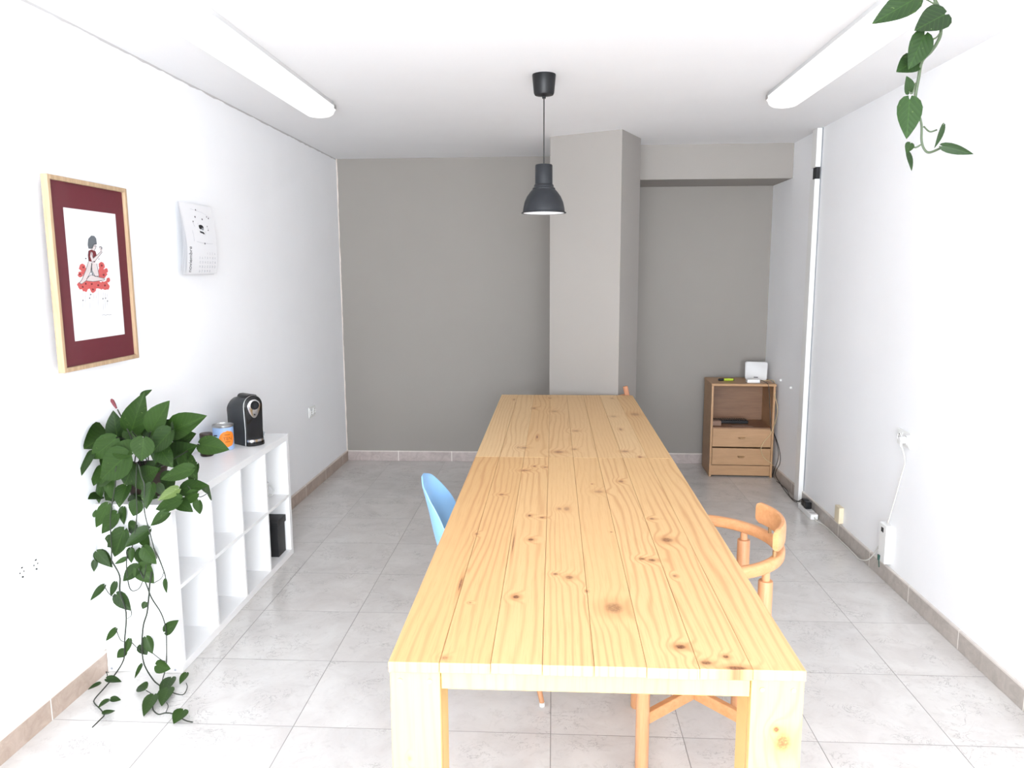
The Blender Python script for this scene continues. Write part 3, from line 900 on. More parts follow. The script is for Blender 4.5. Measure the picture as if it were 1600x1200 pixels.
# ------------------------------------------------------------------ leaves
def add_leaf(bm, base, tip, nrm, width, fold=.25, curl=.12, mi=0):
    base, tip = Vector(base), Vector(tip)
    ax = tip-base; ln = ax.length
    if ln < 1e-4: return
    ax.normalize(); nrm = Vector(nrm); nrm = (nrm-ax*nrm.dot(ax)).normalized()
    sd = ax.cross(nrm)
    uvl = bm.loops.layers.uv.get('leaf') or bm.loops.layers.uv.new('leaf')
    #   heart outline: half width and backwards lobe at each step along the leaf
    T_ = [0, .04, .12, .25, .40, .55, .70, .84, .94, 1.0]
    Wd = [.12, .50, .82, 1.0, .97, .84, .62, .36, .15, .0]
    Lb = [-.10, -.10, -.07, -.03, 0, 0, 0, 0, 0, 0]
    hw = width/2*ln if width < 3 else width
    rows = []
    for tt, w, lb in zip(T_, Wd, Lb):
        cen = base+ax*(tt*ln)-nrm*(curl*ln*tt*tt)
        row = []
        for k in (-1, -.72, -.36, 0, .36, .72, 1):
            p = cen+sd*(hw*w*k)+nrm*(fold*hw*w*abs(k)**1.3)+ax*(lb*ln*abs(k)**1.5)
            row.append((bm.verts.new(p), (.5+.5*k*max(w, .1), tt)))
        rows.append(row)
    for a, b in zip(rows, rows[1:]):
        for k in range(6):
            q = (a[k], a[k+1], b[k+1], b[k])
            f = bm.faces.new([x[0] for x in q]); f.material_index = mi; f.smooth = True
            for lp, x in zip(f.loops, q): lp[uvl].uv = x[1]
def place(px, py, y):
    """a point of the trailing plant: on its hanging plane, kept off the wall and above the floor"""
    p = U(px, py, 'y', y)
    if p.z < .012: p = U(px, py, 'z', .012)
    lim = wallx(p.y, p.z)+.02
    if p.x < lim: p = U(px, py, 'x', lim)
    return p

# --- trailing pothos on the shelf
PTX, PTY = .115, 2.87
pl = thing('trailing_pothos', 'big green trailing pothos on the white shelf, its vines reaching the floor', 'plant', (PTX, PTY, SZ))
bm = BM(); lathe(bm, [(0, .001), (.058, .001), (.062, .006), (.078, .108), (.082, .110), (.082, .122), (.075, .122), (.072, .104), (0, .100)], seg=40)
obj('pot', bm, M['pot'], pl, smooth=True)
bm = BM(); lathe(bm, [(0, .108), (.04, .109), (.0735, .104)], seg=32); obj('soil', bm, M['soil'], pl, smooth=True)
z2 = lambda X, Y: (100+X/4.137, 590+Y/4.137)
z3 = lambda X, Y: (100+X/3.43, 850+Y/3.43)
up_leaves = [ # base, tip, width ratio, depth offset, shade
 (275, 368, 140, 445, .95, .10, 0), (345, 392, 315, 215, .58, .12, 0), (440, 335, 505, 112, .50, .10, 0), (500, 118, 568, 78, .30, .10, 0), (400, 290, 390, 240, .8, .14, 0),
 (565, 345, 672, 150, .58, .05, 0), (515, 370, 500, 250, .42, .12, 0), (715, 330, 820, 238, .60, .10, 0), (700, 345, 905, 245, .50, .04, 0), (742, 425, 850, 360, .85, .12, 0),
 (880, 430, 1066, 463, .62, .18, 0), (335, 395, 165, 530, .55, .02, 0), (180, 480, 105, 628, .42, .06, 0), (440, 480, 290, 440, .80, -.02, 0), (410, 500, 212, 665, .68, -.04, 0),
 (515, 392, 498, 542, .80, -.05, 0), (690, 345, 555, 490, .72, .0, 0), (640, 380, 585, 560, .70, .02, 0), (700, 520, 835, 440, .68, .08, 0), (765, 500, 862, 662, .42, .06, 0),
 (625, 465, 692, 572, .60, -.02, 0), (828, 590, 618, 655, .42, -.04, 0), (520, 645, 608, 588, .65, .0, 0), (455, 560, 385, 700, .85, .0, 0), (335, 600, 208, 700, .65, .02, 0),
 (300, 650, 292, 785, .62, .0, 0), (240, 680, 215, 812, .60, .06, 0), (405, 700, 345, 832, .75, -.03, 0), (235, 765, 162, 775, .60, .10, 0), (565, 690, 525, 850, .50, -.05, 0),
 (605, 690, 645, 770, .60, .02, 0), (738, 718, 605, 792, .46, -.06, 1), (758, 722, 916, 688, .44, .0, 0), (862, 748, 758, 806, .55, .0, 0), (755, 790, 583, 850, .42, -.02, 0),
 (728, 798, 828, 862, .55, -.03, 0), (678, 872, 553, 957, .45, -.04, 0), (872, 795, 870, 888, .68, .0, 0), (925, 748, 930, 700, .85, .0, 0), (480, 800, 440, 900, .78, .0, 0),
 (385, 840, 387, 952, .50, .0, 0), (340, 880, 238, 1010, .62, -.02, 0), (285, 820, 205, 972, .42, .02, 0), (390, 985, 308, 1168, .55, -.03, 0), (325, 1040, 250, 1090, .65, .02, 0),
 (470, 950, 412, 1000, .80, .0, 0), (548, 983, 388, 1096, .48, -.04, 0), (512, 1020, 545, 1102, .62, .0, 0), (430, 1105, 435, 1198, .50, .0, 0), (500, 1105, 560, 1225, .72, .0, 0),
 (215, 1130, 312, 1222, .50, .0, 0), (380, 420, 330, 330, .8, .16, 0), (600, 560, 520, 640, .8, .10, 0), (640, 300, 760, 420, .7, .14, 0), (300, 560, 260, 430, .8, .14, 0),
 (760, 560, 860, 640, .5, .10, 0), (460, 620, 510, 730, .7, .06, 0), (590, 800, 480, 760, .6, .06, 0), (250, 580, 190, 700, .6, .10, 0), (420, 330, 490, 430, .8, .10, 0),
 (700, 620, 640, 740, .6, .08, 0), (860, 560, 800, 690, .5, .08, 0), (450, 760, 500, 860, .7, .08, 0), (330, 720, 270, 820, .7, .08, 0), (560, 300, 620, 440, .8, .14, 0),
 (330, 930, 290, 1030, .6, .05, 0), (200, 900, 205, 850, .6, .05, 0)]
lo_leaves = [(178, 42, 248, 124, .50), (165, 88, 160, 150, .55), (335, 75, 270, 108, .40), (368, 28, 358, 102, .55), (430, 20, 497, 108, .85), (400, 120, 315, 200, .62), (400, 115, 482, 212, .75),
 (545, 190, 548, 266, .48), (215, 222, 137, 302, .42), (275, 205, 250, 286, .42), (282, 270, 358, 358, .62), (440, 312, 420, 350, .9), (542, 470, 614, 408, .55), (278, 453, 222, 523, .40),
 (352, 510, 328, 592, .42), (328, 568, 282, 612, .85), (412, 540, 445, 595, .9), (440, 500, 474, 590, .6), (418, 646, 376, 726, .45), (495, 650, 572, 670, .80), (655, 692, 620, 754, .52),
 (575, 732, 518, 812, .52), (560, 790, 522, 864, .62), (230, 735, 310, 743, .48), (195, 757, 127, 785, .52), (440, 790, 393, 768, .85), (480, 825, 427, 916, .45), (252, 843, 306, 840, .70),
 (242, 850, 182, 885, .62), (212, 925, 276, 895, .68), (640, 905, 588, 966, .75)]
bm = BM(); rnd = random.Random(11)
YP = 2.665
for (ax_, ay_, bx_, by_, w, dy, sh) in up_leaves:
    y = YP+.055+dy+rnd.uniform(-.012, .012)
    dp = rnd.uniform(-.03, .03)
    a = place(*z2(ax_, ay_), y+dp); b = place(*z2(bx_, by_), y-.5*dp-.015)
    n = Vector((.10+rnd.uniform(-.35, .45), -1, .45+rnd.uniform(-.35, .45)))
    add_leaf(bm, a, b, n, w*1.15, fold=rnd.uniform(.12, .4), curl=rnd.uniform(.02, .16), mi=sh)
for (ax_, ay_, bx_, by_, w) in lo_leaves:
    y = YP+.015+rnd.uniform(-.012, .012)
    a = place(*z3(ax_, ay_), y); b = place(*z3(bx_, by_), y-.012)
    if a.z < .02 or b.z < .02: n = Vector((rnd.uniform(-.2, .2), -.5, 1)); a.z = max(a.z, .022); b.z = max(b.z, .016)
    else: n = Vector((.1+rnd.uniform(-.5, .5), -1, .25+rnd.uniform(-.3, .4)))
    add_leaf(bm, a, b, n, w, fold=rnd.uniform(.1, .4), curl=rnd.uniform(0, .1))
for v in bm.verts:
    if v.co.z < .003: v.co.z = .003
    lx = wallx(v.co.y, v.co.z)+.004
    if v.co.x < lx: v.co.x = lx
obj('foliage', bm, [M['leaf'], M['leaf_light']], pl, world=True)
bm = BM()
def vine(pts, fn, y=YP, r=.0022, start=None, mi=0):
    P = [place(*fn(*p), y) for p in pts]
    P = ([Vector(start)] if start else [])+P
    for p in P: p.z = max(p.z, r+.002)
    c = catmull(P, 5)
    for p in c: p.z = max(p.z, r+.001)
    tube(bm, c, [r*1.25*(1-.3*i/len(c)) for i in range(len(c))], 7, mi=mi)
rim = (PTX, PTY-.06, SZ+.125)
vine([(350, 560), (330, 700), (300, 900), (307, 1100), (307, 1184)], z2, start=rim, y=YP+.01)
vine([(255, 90), (298, 170), (300, 260), (333, 370), (325, 520), (320, 620), (262, 715), (222, 765), (165, 830), (165, 855), (190, 880), (215, 915), (195, 940), (152, 982)], z3, r=.0024)
vine([(480, 560), (500, 640), (520, 700), (520, 860), (560, 1020), (600, 1170)], z2, start=rim, y=YP+.01)
vine([(480, 20), (510, 80), (540, 160), (545, 190)], z3, r=.0022)
vine([(470, 560), (465, 700), (470, 900), (440, 1100)], z2, start=rim, y=YP+.02)
vine([(340, 40), (335, 110), (345, 210), (365, 250), (405, 235), (430, 170), (440, 110)], z3, r=.0018)
vine([(470, 150), (460, 215), (455, 280), (445, 370), (425, 440), (418, 560), (432, 650), (480, 730), (520, 770), (490, 820), (475, 880), (505, 912), (545, 905), (590, 912), (650, 945), (690, 955)], z3, r=.0026)
vine([(400, 130), (440, 214), (470, 290), (520, 370), (545, 450), (550, 540), (548, 650), (530, 720), (515, 780)], z3, r=.0022)
vine([(560, 790), (635, 808), (660, 770), (655, 745)], z3, r=.0016)
vine([(278, 455), (300, 510), (320, 525)], z3, r=.0014); vine([(350, 515), (380, 545), (415, 580)], z3, r=.0014)
vine([(475, 585), (520, 620), (545, 630)], z3, r=.0014); vine([(215, 225), (245, 270), (280, 285)], z3, r=.0014)
vine([(358, 350), (362, 380), (340, 400)], z3, r=.0014); vine([(440, 785), (490, 815)], z3, r=.0014)
vine([(230, 740), (232, 700), (225, 685), (240, 690)], z3, r=.0014); vine([(545, 905), (558, 870), (550, 850)], z3, r=.0014)
vine([(480, 210), (520, 185), (535, 150)], z3, r=.0014)
for X, Y in ((300, 380), (345, 385), (440, 350), (560, 350), (700, 340), (515, 390), (450, 440), (640, 400)):
    p = place(*z2(X, Y), YP+.10); s0 = Vector((PTX+rnd.uniform(-.04, .04), PTY+rnd.uniform(-.04, .04), SZ+.108))
    tube(bm, catmull([s0, s0.lerp(p, .5)+Vector((0, 0, .04)), p], 5), .0024, 7)
a = place(*z2(720, 520), YP+.10); b = place(*z2(870, 430), YP+.20)
tube(bm, catmull([Vector((PTX+.03, PTY-.03, SZ+.108)), a, b], 6), .0026, 7)
p0 = place(*z2(935, 745), YP+.05); tube(bm, catmull([place(*z2(800, 700), YP+.05), place(*z2(870, 770), YP+.05), p0], 5), .0016, 6)
tube(bm, [place(*z2(345, 205), YP+.16), place(*z2(385, 280), YP+.16), place(*z2(440, 400), YP+.15)], .0028, 7)
obj('stem', bm, M['stem'], pl, world=True, smooth=True)
bm = BM()
a = place(*z2(340, 200), YP+.16); b = place(*z2(305, 138), YP+.16)
tube(bm, [a, a.lerp(b, .4), a.lerp(b, .8), b], [.003, .006, .007, .003], 10); o = obj('bud', bm, M['bud'], pl, world=True, smooth=True); o['label'] = 'dark red bud at the top'

# --- pothos hanging into view at the upper right
HY = 1.30
hp0 = U(1456, 0, 'y', HY)
hx, hz = hp0.x-.005, 2.135
hpl = thing('hanging_pothos', 'green pothos vine hanging from above at the upper right, close to the viewer', 'plant', (hx, HY+.09, hz))
bm = BM(); lathe(bm, [(0, 0), (.060, 0), (.066, .006), (.084, .115), (.088, .117), (.088, .130), (.080, .130), (.077, .112), (0, .108)], seg=36); obj('pot', bm, M['plastic_grey'], hpl, smooth=True)
bm = BM(); lathe(bm, [(0, .114), (.05, .116), (.078, .112)], seg=28); obj('soil', bm, M['soil'], hpl, smooth=True)
bm = BM()
for k in range(3):
    a = 2*PI*k/3+.5
    tube(bm, [(.087*math.cos(a), .087*math.sin(a), .122), (.02*math.cos(a), .02*math.sin(a), H-hz-.045), (0, 0, H-hz-.03)], .0015, 6)
tube(bm, [(0, 0, H-hz-.032), (0, 0, H-hz-.0005)], .003, 8); obj('hanger', bm, M['cable_white'], hpl)
z5 = lambda X, Y: (1160+X/3.6364, Y/3.6364)
hl = [(990, -12, 742, 128, .50, 0), (1150, 82, 982, 168, .78, 0), (1035, 198, 948, 392, .62, 0), (985, 345, 878, 405, .85, .012), (948, 524, 935, 432, .72, .006), (950, 565, 936, 786, .60, 0),
      (1142, 712, 1096, 842, .26, .006), (1135, 830, 1312, 874, .34, -.006), (955, 815, 932, 868, .6, .0), (938, 865, 966, 970, .38, 0)]
bm = BM()
for i, (ax_, ay_, bx_, by_, w, dy) in enumerate(hl):
    y = HY+dy; a = U(*z5(ax_, ay_), 'y', y+.006); b = U(*z5(bx_, by_), 'y', y-.008)
    n = Vector(((-.2, .3, .15, -.3, .2, -.15, .4, .1, -.2, .4)[i], -1, (.1, .5, .2, .1, 0, .1, 0, -.35, .1, .1)[i]))
    add_leaf(bm, a, b, n, w, fold=.22, curl=-.16 if i == 7 else .05)
obj('foliage', bm, M['leaf_hang'], hpl, world=True)
bm = BM()
sp = [U(*z5(*p), 'y', HY+.012) for p in ((1095, -30), (1100, 10), (1118, 60), (1128, 180), (1105, 245), (1070, 295), (1020, 350), (1000, 450), (985, 530), (985, 580), (1003, 650), (1018, 710), (1018, 800), (1035, 850), (1065, 866), (1135, 838))]
st0 = Vector((hx, HY+.01, hz+.135)); st1 = Vector((hx, HY+.03, hz+.118))
c = catmull([st1, st0]+sp, 5)
tube(bm, c, [.0026 if i < len(c)*.7 else .0019 for i in range(len(c))], 8)
for pts in (((1128, 180), (1100, 215), (1060, 228)), ((1030, 718), (1065, 748), (1105, 738)), ((1015, 822), (985, 838), (955, 830)), ((985, 470), (965, 530), (945, 522)), ((1110, 35), (1060, 5), (1030, -10)), ((985, 592), (965, 590), (950, 566))):
    tube(bm, catmull([U(*z5(*p), 'y', HY+.010) for p in pts], 5), .0013, 7)
obj('stem', bm, M['stem_light'], hpl, world=True, smooth=True)

# thin white pull cord at the right edge
cx_ = U(1577, 60, 'y', 1.5); ce = U(1572, 122, 'y', 1.5)
t = thing('pull_cord', 'faint thin white pull cord hanging at the upper right corner', 'cord', (ce.x, 1.5, H))
bm = BM(); tube(bm, [(0, 0, -.0005), (.002, 0, -.25), (0, 0, ce.z-H+.01)], .0012, 6); obj('cord', bm, M['plastic'], t)
bm = BM(); lathe(bm, [(0, .014), (.003, .012), (.005, .002), (.004, -.004), (0, -.005)], (0, 0, ce.z-H), 16); obj('knob', bm, M['cream'], t, smooth=True)

# ------------------------------------------------------------------ framed picture
FX = .026
c_tr = U(197, 292, 'x', FX-.006); c_br = U(214, 557, 'x', FX-.006); i_tl = U(79, 284, 'x', FX-.006); i_bl = U(103, 574, 'x', FX-.006)
fy0, fy1 = 2.575, (c_tr.y+c_br.y)/2; fz0, fz1 = 1.228, 1.912
fy0 = 2.555
t = thing('framed_picture', 'oak framed drawing of a seated girl with red flowers in a dark red mount', 'picture', (0, (fy0+fy1)/2, (fz0+fz1)/2))
FW_ = .016
def wx(y, z): return wallx(y, z)
bm = BM()
xb = wallx(fy0, fz0)+.0005
for (a0, a1, b0, b1) in ((fy0, fy0+FW_, fz0, fz1), (fy1-FW_, fy1, fz0, fz1), (fy0+FW_, fy1-FW_, fz0, fz0+FW_), (fy0+FW_, fy1-FW_, fz1-FW_, fz1)):
    box(bm, .002, FX, a0, a1, b0, b1, .0015, seg=1)
obj('frame', bm, M['oak'], t, world=True)
bm = BM(); box(bm, .0015, .010, fy0+FW_, fy1-FW_, fz0+FW_, fz1-FW_); obj('backing', bm, M['cardboard'], t, world=True)
XM = .0135
bm = BM(); box(bm, .010, XM, fy0+FW_, fy1-FW_, fz0+FW_, fz1-FW_); o = obj('mount', bm, M['red_mat'], t, world=True); o['label'] = 'wide dark red card mount'
XP = XM+.0012
q = [U(a, b, 'x', XP) for a, b in ((101, 325), (182, 334), (193, 522), (116, 534))]
py0 = (q[0].y+q[3].y)/2; py1 = (q[1].y+q[2].y)/2; pz1 = (q[0].z+q[1].z)/2; pz0 = (q[2].z+q[3].z)/2
bm = BM(); box(bm, XM-.0002, XP, py0, py1, pz0, pz1)
mats = [M['paper'], M['ink_grey'], M['ink'], M['red_ink'], M['red_dark'], M['skin_ink'], M['ink_light']]
lay = [0]
def PP(X, Y, k): 
    p = U(90+X/5.4545, 320+Y/5.4545, 'x', XP); return Vector((XP+.0001+k*.00006, p.y, p.z))
def patch(pts, mi, k): face(bm, [PP(x, y, k) for x, y in pts], mi)
def blob(x, y, r, mi, k, n=9, jit=.25):
    patch([(x+r*(1+rnd.uniform(-jit, jit))*math.cos(2*PI*i/n), y+1.1*r*(1+rnd.uniform(-jit, jit))*math.sin(2*PI*i/n)) for i in range(n)], mi, k)
def stroke(pts, w, mi, k):
    for (x0, y0), (x1, y1) in zip(pts, pts[1:]):
        d = math.hypot(x1-x0, y1-y0) or 1; nx, ny = -(y1-y0)/d*w/2, (x1-x0)/d*w/2
        patch([(x0+nx, y0+ny), (x1+nx, y1+ny), (x1-nx, y1-ny), (x0-nx, y0-ny)], mi, k)
BK = [0]
for x, y, r in ((215, 535, 30), (195, 592, 22), (228, 575, 24), (375, 520, 28), (392, 592, 28), (410, 560, 18), (370, 560, 26), (205, 690, 30), (240, 668, 30), (292, 675, 36), (345, 685, 32), (402, 685, 34),
                (300, 715, 28), (232, 715, 26), (430, 640, 18), (425, 700, 20), (180, 680, 14), (355, 590, 22), (235, 615, 24), (365, 625, 24), (260, 690, 26), (375, 700, 22), (330, 660, 26)): BK[0] += .16; blob(x, y, r, 3, BK[0], 11)
for x, y in ((218, 532), (190, 590), (375, 518), (392, 598), (240, 672), (290, 675), (345, 685), (402, 688), (214, 700), (300, 722)): blob(x, y, 8, 4, 5)
patch([(262, 480), (290, 490), (282, 560), (240, 645), (205, 672), (185, 668), (205, 640), (238, 560)], 5, 6)
patch([(285, 490), (332, 500), (352, 605), (318, 612), (292, 560)], 5, 6)
patch([(245, 630), (280, 595), (330, 612), (385, 622), (400, 640), (300, 652), (250, 648)], 5, 7)
patch([(262, 392), (292, 380), (322, 395), (332, 430), (318, 492), (262, 480), (258, 430)], 4, 6)
patch([(282, 400), (296, 408), (302, 455), (372, 392), (380, 402), (318, 478), (292, 486), (276, 440)], 5, 8)
patch([(300, 348), (330, 338), (326, 368), (308, 392), (288, 380)], 5, 7)
patch([(360, 395), (352, 370), (362, 355), (378, 365), (380, 390)], 5, 9); stroke([(352, 362), (366, 356), (378, 368), (368, 380)], 7, 1, 10)
patch([(286, 262), (312, 266), (328, 288), (333, 330), (318, 338), (302, 346), (290, 376), (262, 373), (255, 340), (260, 290)], 1, 8)
stroke([(333, 332), (305, 340), (292, 374)], 6, 2, 10)
for s in ([(262, 482), (238, 560), (205, 640), (183, 668), (205, 674), (242, 646), (285, 562)], [(287, 492), (292, 560), (318, 612), (352, 606), (332, 500)], [(245, 632), (282, 596), (340, 614), (400, 630), (398, 642), (300, 654), (248, 648)],
          [(284, 402), (302, 458), (374, 392)], [(292, 488), (318, 480), (380, 402)], [(300, 350), (328, 352), (322, 372), (308, 392)], [(262, 394), (258, 432), (264, 480)]): stroke(s, 4.5, 1, 11)
stroke([(290, 500), (284, 560), (300, 600)], 8, 1, 11)
for x, y0, y1 in ((215, 745, 880), (235, 745, 860), (275, 750, 890), (305, 745, 820), (345, 730, 870), (390, 745, 900), (405, 750, 890), (422, 760, 860), (330, 720, 800)): stroke([(x, y0), (x+3, (y0+y1)/2), (x-2, y1)], 1.8, 6, 2)
for x, y in ((215, 815), (272, 795), (282, 765), (385, 800), (408, 795), (424, 820), (240, 458), (352, 462)): blob(x, y, 6, 1, 4, 6)
stroke([(378, 940), (395, 936), (410, 941), (425, 935), (440, 939), (458, 934)], 3, 1, 3)
obj('print', bm, mats, t, world=True)
bm = BM(); face(bm, [(.021, fy0+FW_, fz0+FW_), (.021, fy1-FW_, fz0+FW_), (.021, fy1-FW_, fz1-FW_), (.021, fy0+FW_, fz1-FW_)]); obj('glazing', bm, M['glass'], t, world=True)

# ------------------------------------------------------------------ wall calendar
cyA, cyB, czT, czB = 3.505, 3.840, 1.905, 1.573
cl = thing('wall_calendar', 'white paper wall calendar with a small black drawing on the left wall', 'calendar', (0, (cyA+cyB)/2, czT))
def cx_at(y, z, lift=0):
    v = (czT-z)/(czT-czB); u = (y-cyA)/(cyB-cyA)
    # pages belly out below the middle and curl back at the bottom
    f = .004+.026*math.sin(min(1, v)*PI*.80)**1.3*(1-.25*u)+.002
    return f+lift
for k, off in ((0, -.0035), (1, -.0020), (2, 0)):
    bm = BM(); g = []
    for j in range(21):
        z = czT+(czB-czT)*j/20
        g.append([bm.verts.new((max(.0015+k*.0006, cx_at(cyA+(cyB-cyA)*i/10, z, off*(1+6*j/20))), cyA+(cyB-cyA)*i/10+k*.001, z+.004*(2-k)*(0 if j < 20 else -1))) for i in range(11)])
    for a, b in zip(g, g[1:]):
        for i in range(10): bm.faces.new((a[i], a[i+1], b[i+1], b[i]))
    if k < 2: obj('page', bm, M['paper'], cl, world=True, smooth=True)
front = bm
for f_ in front.faces: f_.smooth = True
def CP(u, v, lift=.0006):   # u 0..1 across, v 0..1 downwards
    y = cyA+(cyB-cyA)*u; z = czT+(czB-czT)*v
    return Vector((cx_at(y, z, lift), y, z))
wC, hC = cyB-cyA, czT-czB
cz = lambda X, Y: ((X-130)/520, (Y-120)/960)   # close-up pixels of the photo to page coordinates
text_bm('noviembre', .047, lambda a, b: CP(.155-b/wC, .985-a/hC), xs=.60, mi=1, bm=front)
bm = front
def cpatch(pts, k=0, mi=0): face(bm, [CP(*cz(x, y), .0006+k*.0002) for x, y in pts], mi+1)
cpatch([(375, 415), (395, 402), (430, 402), (452, 420), (455, 450), (430, 440), (418, 458), (398, 465), (378, 455)])
cpatch([(378, 485), (400, 492), (440, 500), (456, 520), (448, 532), (410, 518), (382, 512)])
cpatch([(420, 440), (448, 450), (452, 470), (430, 478), (415, 470)], 1, 1)
for x, y, r in ((345, 300, 9), (458, 320, 9), (378, 200, 8), (296, 368, 7), (522, 412, 6), (527, 465, 7), (437, 660, 9), (545, 275, 7), (572, 292, 8)):
    cpatch([(x+r*math.cos(2*PI*i/7), y+1.6*r*math.sin(2*PI*i/7)) for i in range(7)])
def cstroke(pts, w, mi):
    for (x0, y0), (x1, y1) in zip(pts, pts[1:]):
        d = math.hypot(x1-x0, y1-y0); nx, ny = -(y1-y0)/d*w/2, (x1-x0)/d*w/2
        cpatch([(x0+nx, y0+ny), (x1+nx, y1+ny), (x1-nx, y1-ny), (x0-nx, y0-ny)], 0, mi)
cstroke([(300, 640), (400, 655), (500, 658), (580, 655)], 2.5, 1); cstroke([(255, 490), (262, 560), (260, 640)], 2.5, 1)
cstroke([(290, 195), (360, 205), (480, 225), (620, 285)], 2, 1); cstroke([(365, 385), (370, 400)], 3, 1); cstroke([(460, 480), (475, 495), (462, 545)], 3, 1)
cstroke([(290, 380), (300, 425), (310, 440)], 3, 1); cstroke([(512, 430), (545, 445)], 3, 1)
days = iter(range(1, 31))
for r in range(5):
    for c in range(7):
        if r == 0 and c < 3: continue
        d = next(days, None)
        if d is None: break
        X = 335+c*44; Y = 815+r*62
        u0, v0 = cz(X, Y)
        text_bm(str(d), .016, lambda a, b, u0=u0, v0=v0: CP(u0+a/wC, v0-b/hC), bm=bm, xs=.8, mi=2)
obj('front_page', bm, [M['paper'], M['ink'], M['ink_light']], cl, world=True)

# ------------------------------------------------------------------ wall sockets
def make_socket(name, label):
    """local frame: plate in the y-z plane, looking along +x"""
    t = thing(name, label, 'socket', (0, 0, 0), 0, 'white double wall sockets')
    bm = BM(); box(bm, .0005, .010, -.070, .070, -.039, .039, .003); pltx = obj('plate', bm, M['plastic'], t)
    for s in (-1, 1):
        c = s*.034
        bm = BM(); box(bm, .0102, .0135, c-.027, c+.027, -.028, .028, .002)
        ins = obj('socket_insert', bm, M['plastic'], t)
        bm = BM()
        rg = [[bm.verts.new((x, c+r*math.cos(2*PI*i/28), r*math.sin(2*PI*i/28))) for i in range(28)] for r, x in ((.0215, .0137), (.0205, .0165), (.0185, .0165), (.0175, .0140))]
        for a, b in zip(rg, rg[1:]):
            for i in range(28): bm.faces.new((a[i], a[(i+1) % 28], b[(i+1) % 28], b[i]))
        bm.faces.new(rg[-1])
        obj('socket_ring', bm, M['plastic'], ins, smooth=True)
        bm = BM()
        for dy in (-.0095, .0095):
            bmesh.ops.create_cone(bm, cap_ends=True, segments=12, radius1=.0026, radius2=.0026, depth=.0006, matrix=Matrix.Translation((.0144, c+dy, 0)) @ Matrix.Rotation(PI/2, 4, 'Y'))
        for dz in (-.0165, .0165): box(bm, .0141, .0166, c-.003, c+.003, dz-.0025, dz+.0025)
        o = obj('contacts', bm, M['dark_gap'], ins); o['label'] = 'dark contact holes'
    return t
s1 = make_socket('wall_socket', 'white double wall socket low on the left wall, nearest the viewer')
p = (2.345, .592); s1.location = (wallx(*p), p[0], p[1])
s2 = copy_tree(s1); s2['label'] = 'white double wall socket on the left wall beyond the coffee machine'
p = (5.310, .578); s2.location = (wallx(*p), p[0], p[1])
s3 = copy_tree(s1); s3['label'] = 'white double wall socket on the right wall with a white plug and cord in it'
s3.location = (W, 3.690, .768); s3.rotation_euler = (0, 0, PI)

# power strip, its cord and the plug
PZ = .0
t = thing('power_strip', 'white power strip on the floor, its cord going up to the wall socket', 'power strip', (3.405, 4.86, 0))
bm = BM(); box(bm, 3.382, 3.430, 4.745, 5.000, .001, .036, .005); obj('housing', bm, M['plastic'], t, world=True)
bm = BM()
for k in range(3): lathe(bm, [(.0185, .0362), (.0195, .0375), (.0165, .0375), (.0155, .0365), (0, .0365)], (3.406, 4.785+k*.052, 0), 24)
obj('outlet', bm, M['plastic_grey'], t, world=True, smooth=True)
bm = BM()
cp = [Vector((3.405, 4.748, .018)), Vector((3.405, 4.70, .010)), U(1300, 822, 'z', .006), U(1318, 846, 'z', .006), U(1334, 857, 'z', .006)]
for q in cp: q.x = min(q.x, 3.428)
cp += [Vector((3.424, 4.13, .006)), Vector((3.422, 4.06, .008)), Vector((3.428, 3.96, .05))]
up = [U(a, b, 'x', W-.008) for a, b in ((1372, 855), (1383, 830), (1396, 788), (1408, 745), (1414, 720))]
cp += up+[Vector((W-.030, 3.664, .740))]
tube(bm, catmull(cp, 7), .0036, 8); obj('cord', bm, M['cable_white'], t, world=True, smooth=True)
bm = BM(); tube(bm, [(W-.0175, 3.656, .768), (W-.045, 3.656, .766)], [.0175, .015], 20); tube(bm, [(W-.036, 3.656, .764), (W-.032, 3.663, .735)], [.009, .005], 10)
obj('plug', bm, M['plastic'], t, world=True, smooth=True)

def charger(cx, cy, label):
    t = thing('black_charger', label, 'charger', (cx, cy, .038), 0, 'black chargers on the power strip')
    bm = BM(); box(bm, -.020, .020, -.024, .024, .001, .046, .006); obj('charger_body', bm, M['black'], t)
    bm = BM(); tube(bm, [(0, .024, .030), (0, .036, .030)], [.006, .004], 10); obj('strain_relief', bm, M['black'], t)
    return t
charger(3.404, 4.925, 'black charger plugged in the power strip, farther of the two')
charger(3.400, 4.868, 'black charger plugged in the power strip, nearer of the two')

# router cables (black) and the cream lead
def cable(name, pts, r, mat, label):
    for q in pts:
        q.x = min(q.x, W-.018-r if q.z < .1 else W-.006)
        if 4.99 < q.y < 5.32: q.x = min(q.x, 3.402)
    bm = BM(); tube(bm, catmull(pts, 7), r, 7)
    return tag(obj(name, bm, mat, None, smooth=True), label, 'cable')
CABY = 5.765
cable('power_cable', [Vector((3.330, 5.88, .741)), Vector((3.345, 5.80, .738)), U(1201, 604, 'y', 5.735), U(1203, 640, 'y', 5.735), U(1205, 672, 'y', 5.73), Vector((3.43, 5.78, .34)), U(1217, 700, 'x', 3.428), U(1219, 722, 'x', 3.428), U(1222, 740, 'z', .05), U(1233, 757, 'z', .006), U(1240, 774, 'z', .006), U(1250, 784, 'z', .006),
                       Vector((3.404, 4.990, .062)), Vector((3.404, 4.964, .068))], .0026, M['cable_black'], 'thin black cable from the router over the cabinet front down to the floor')
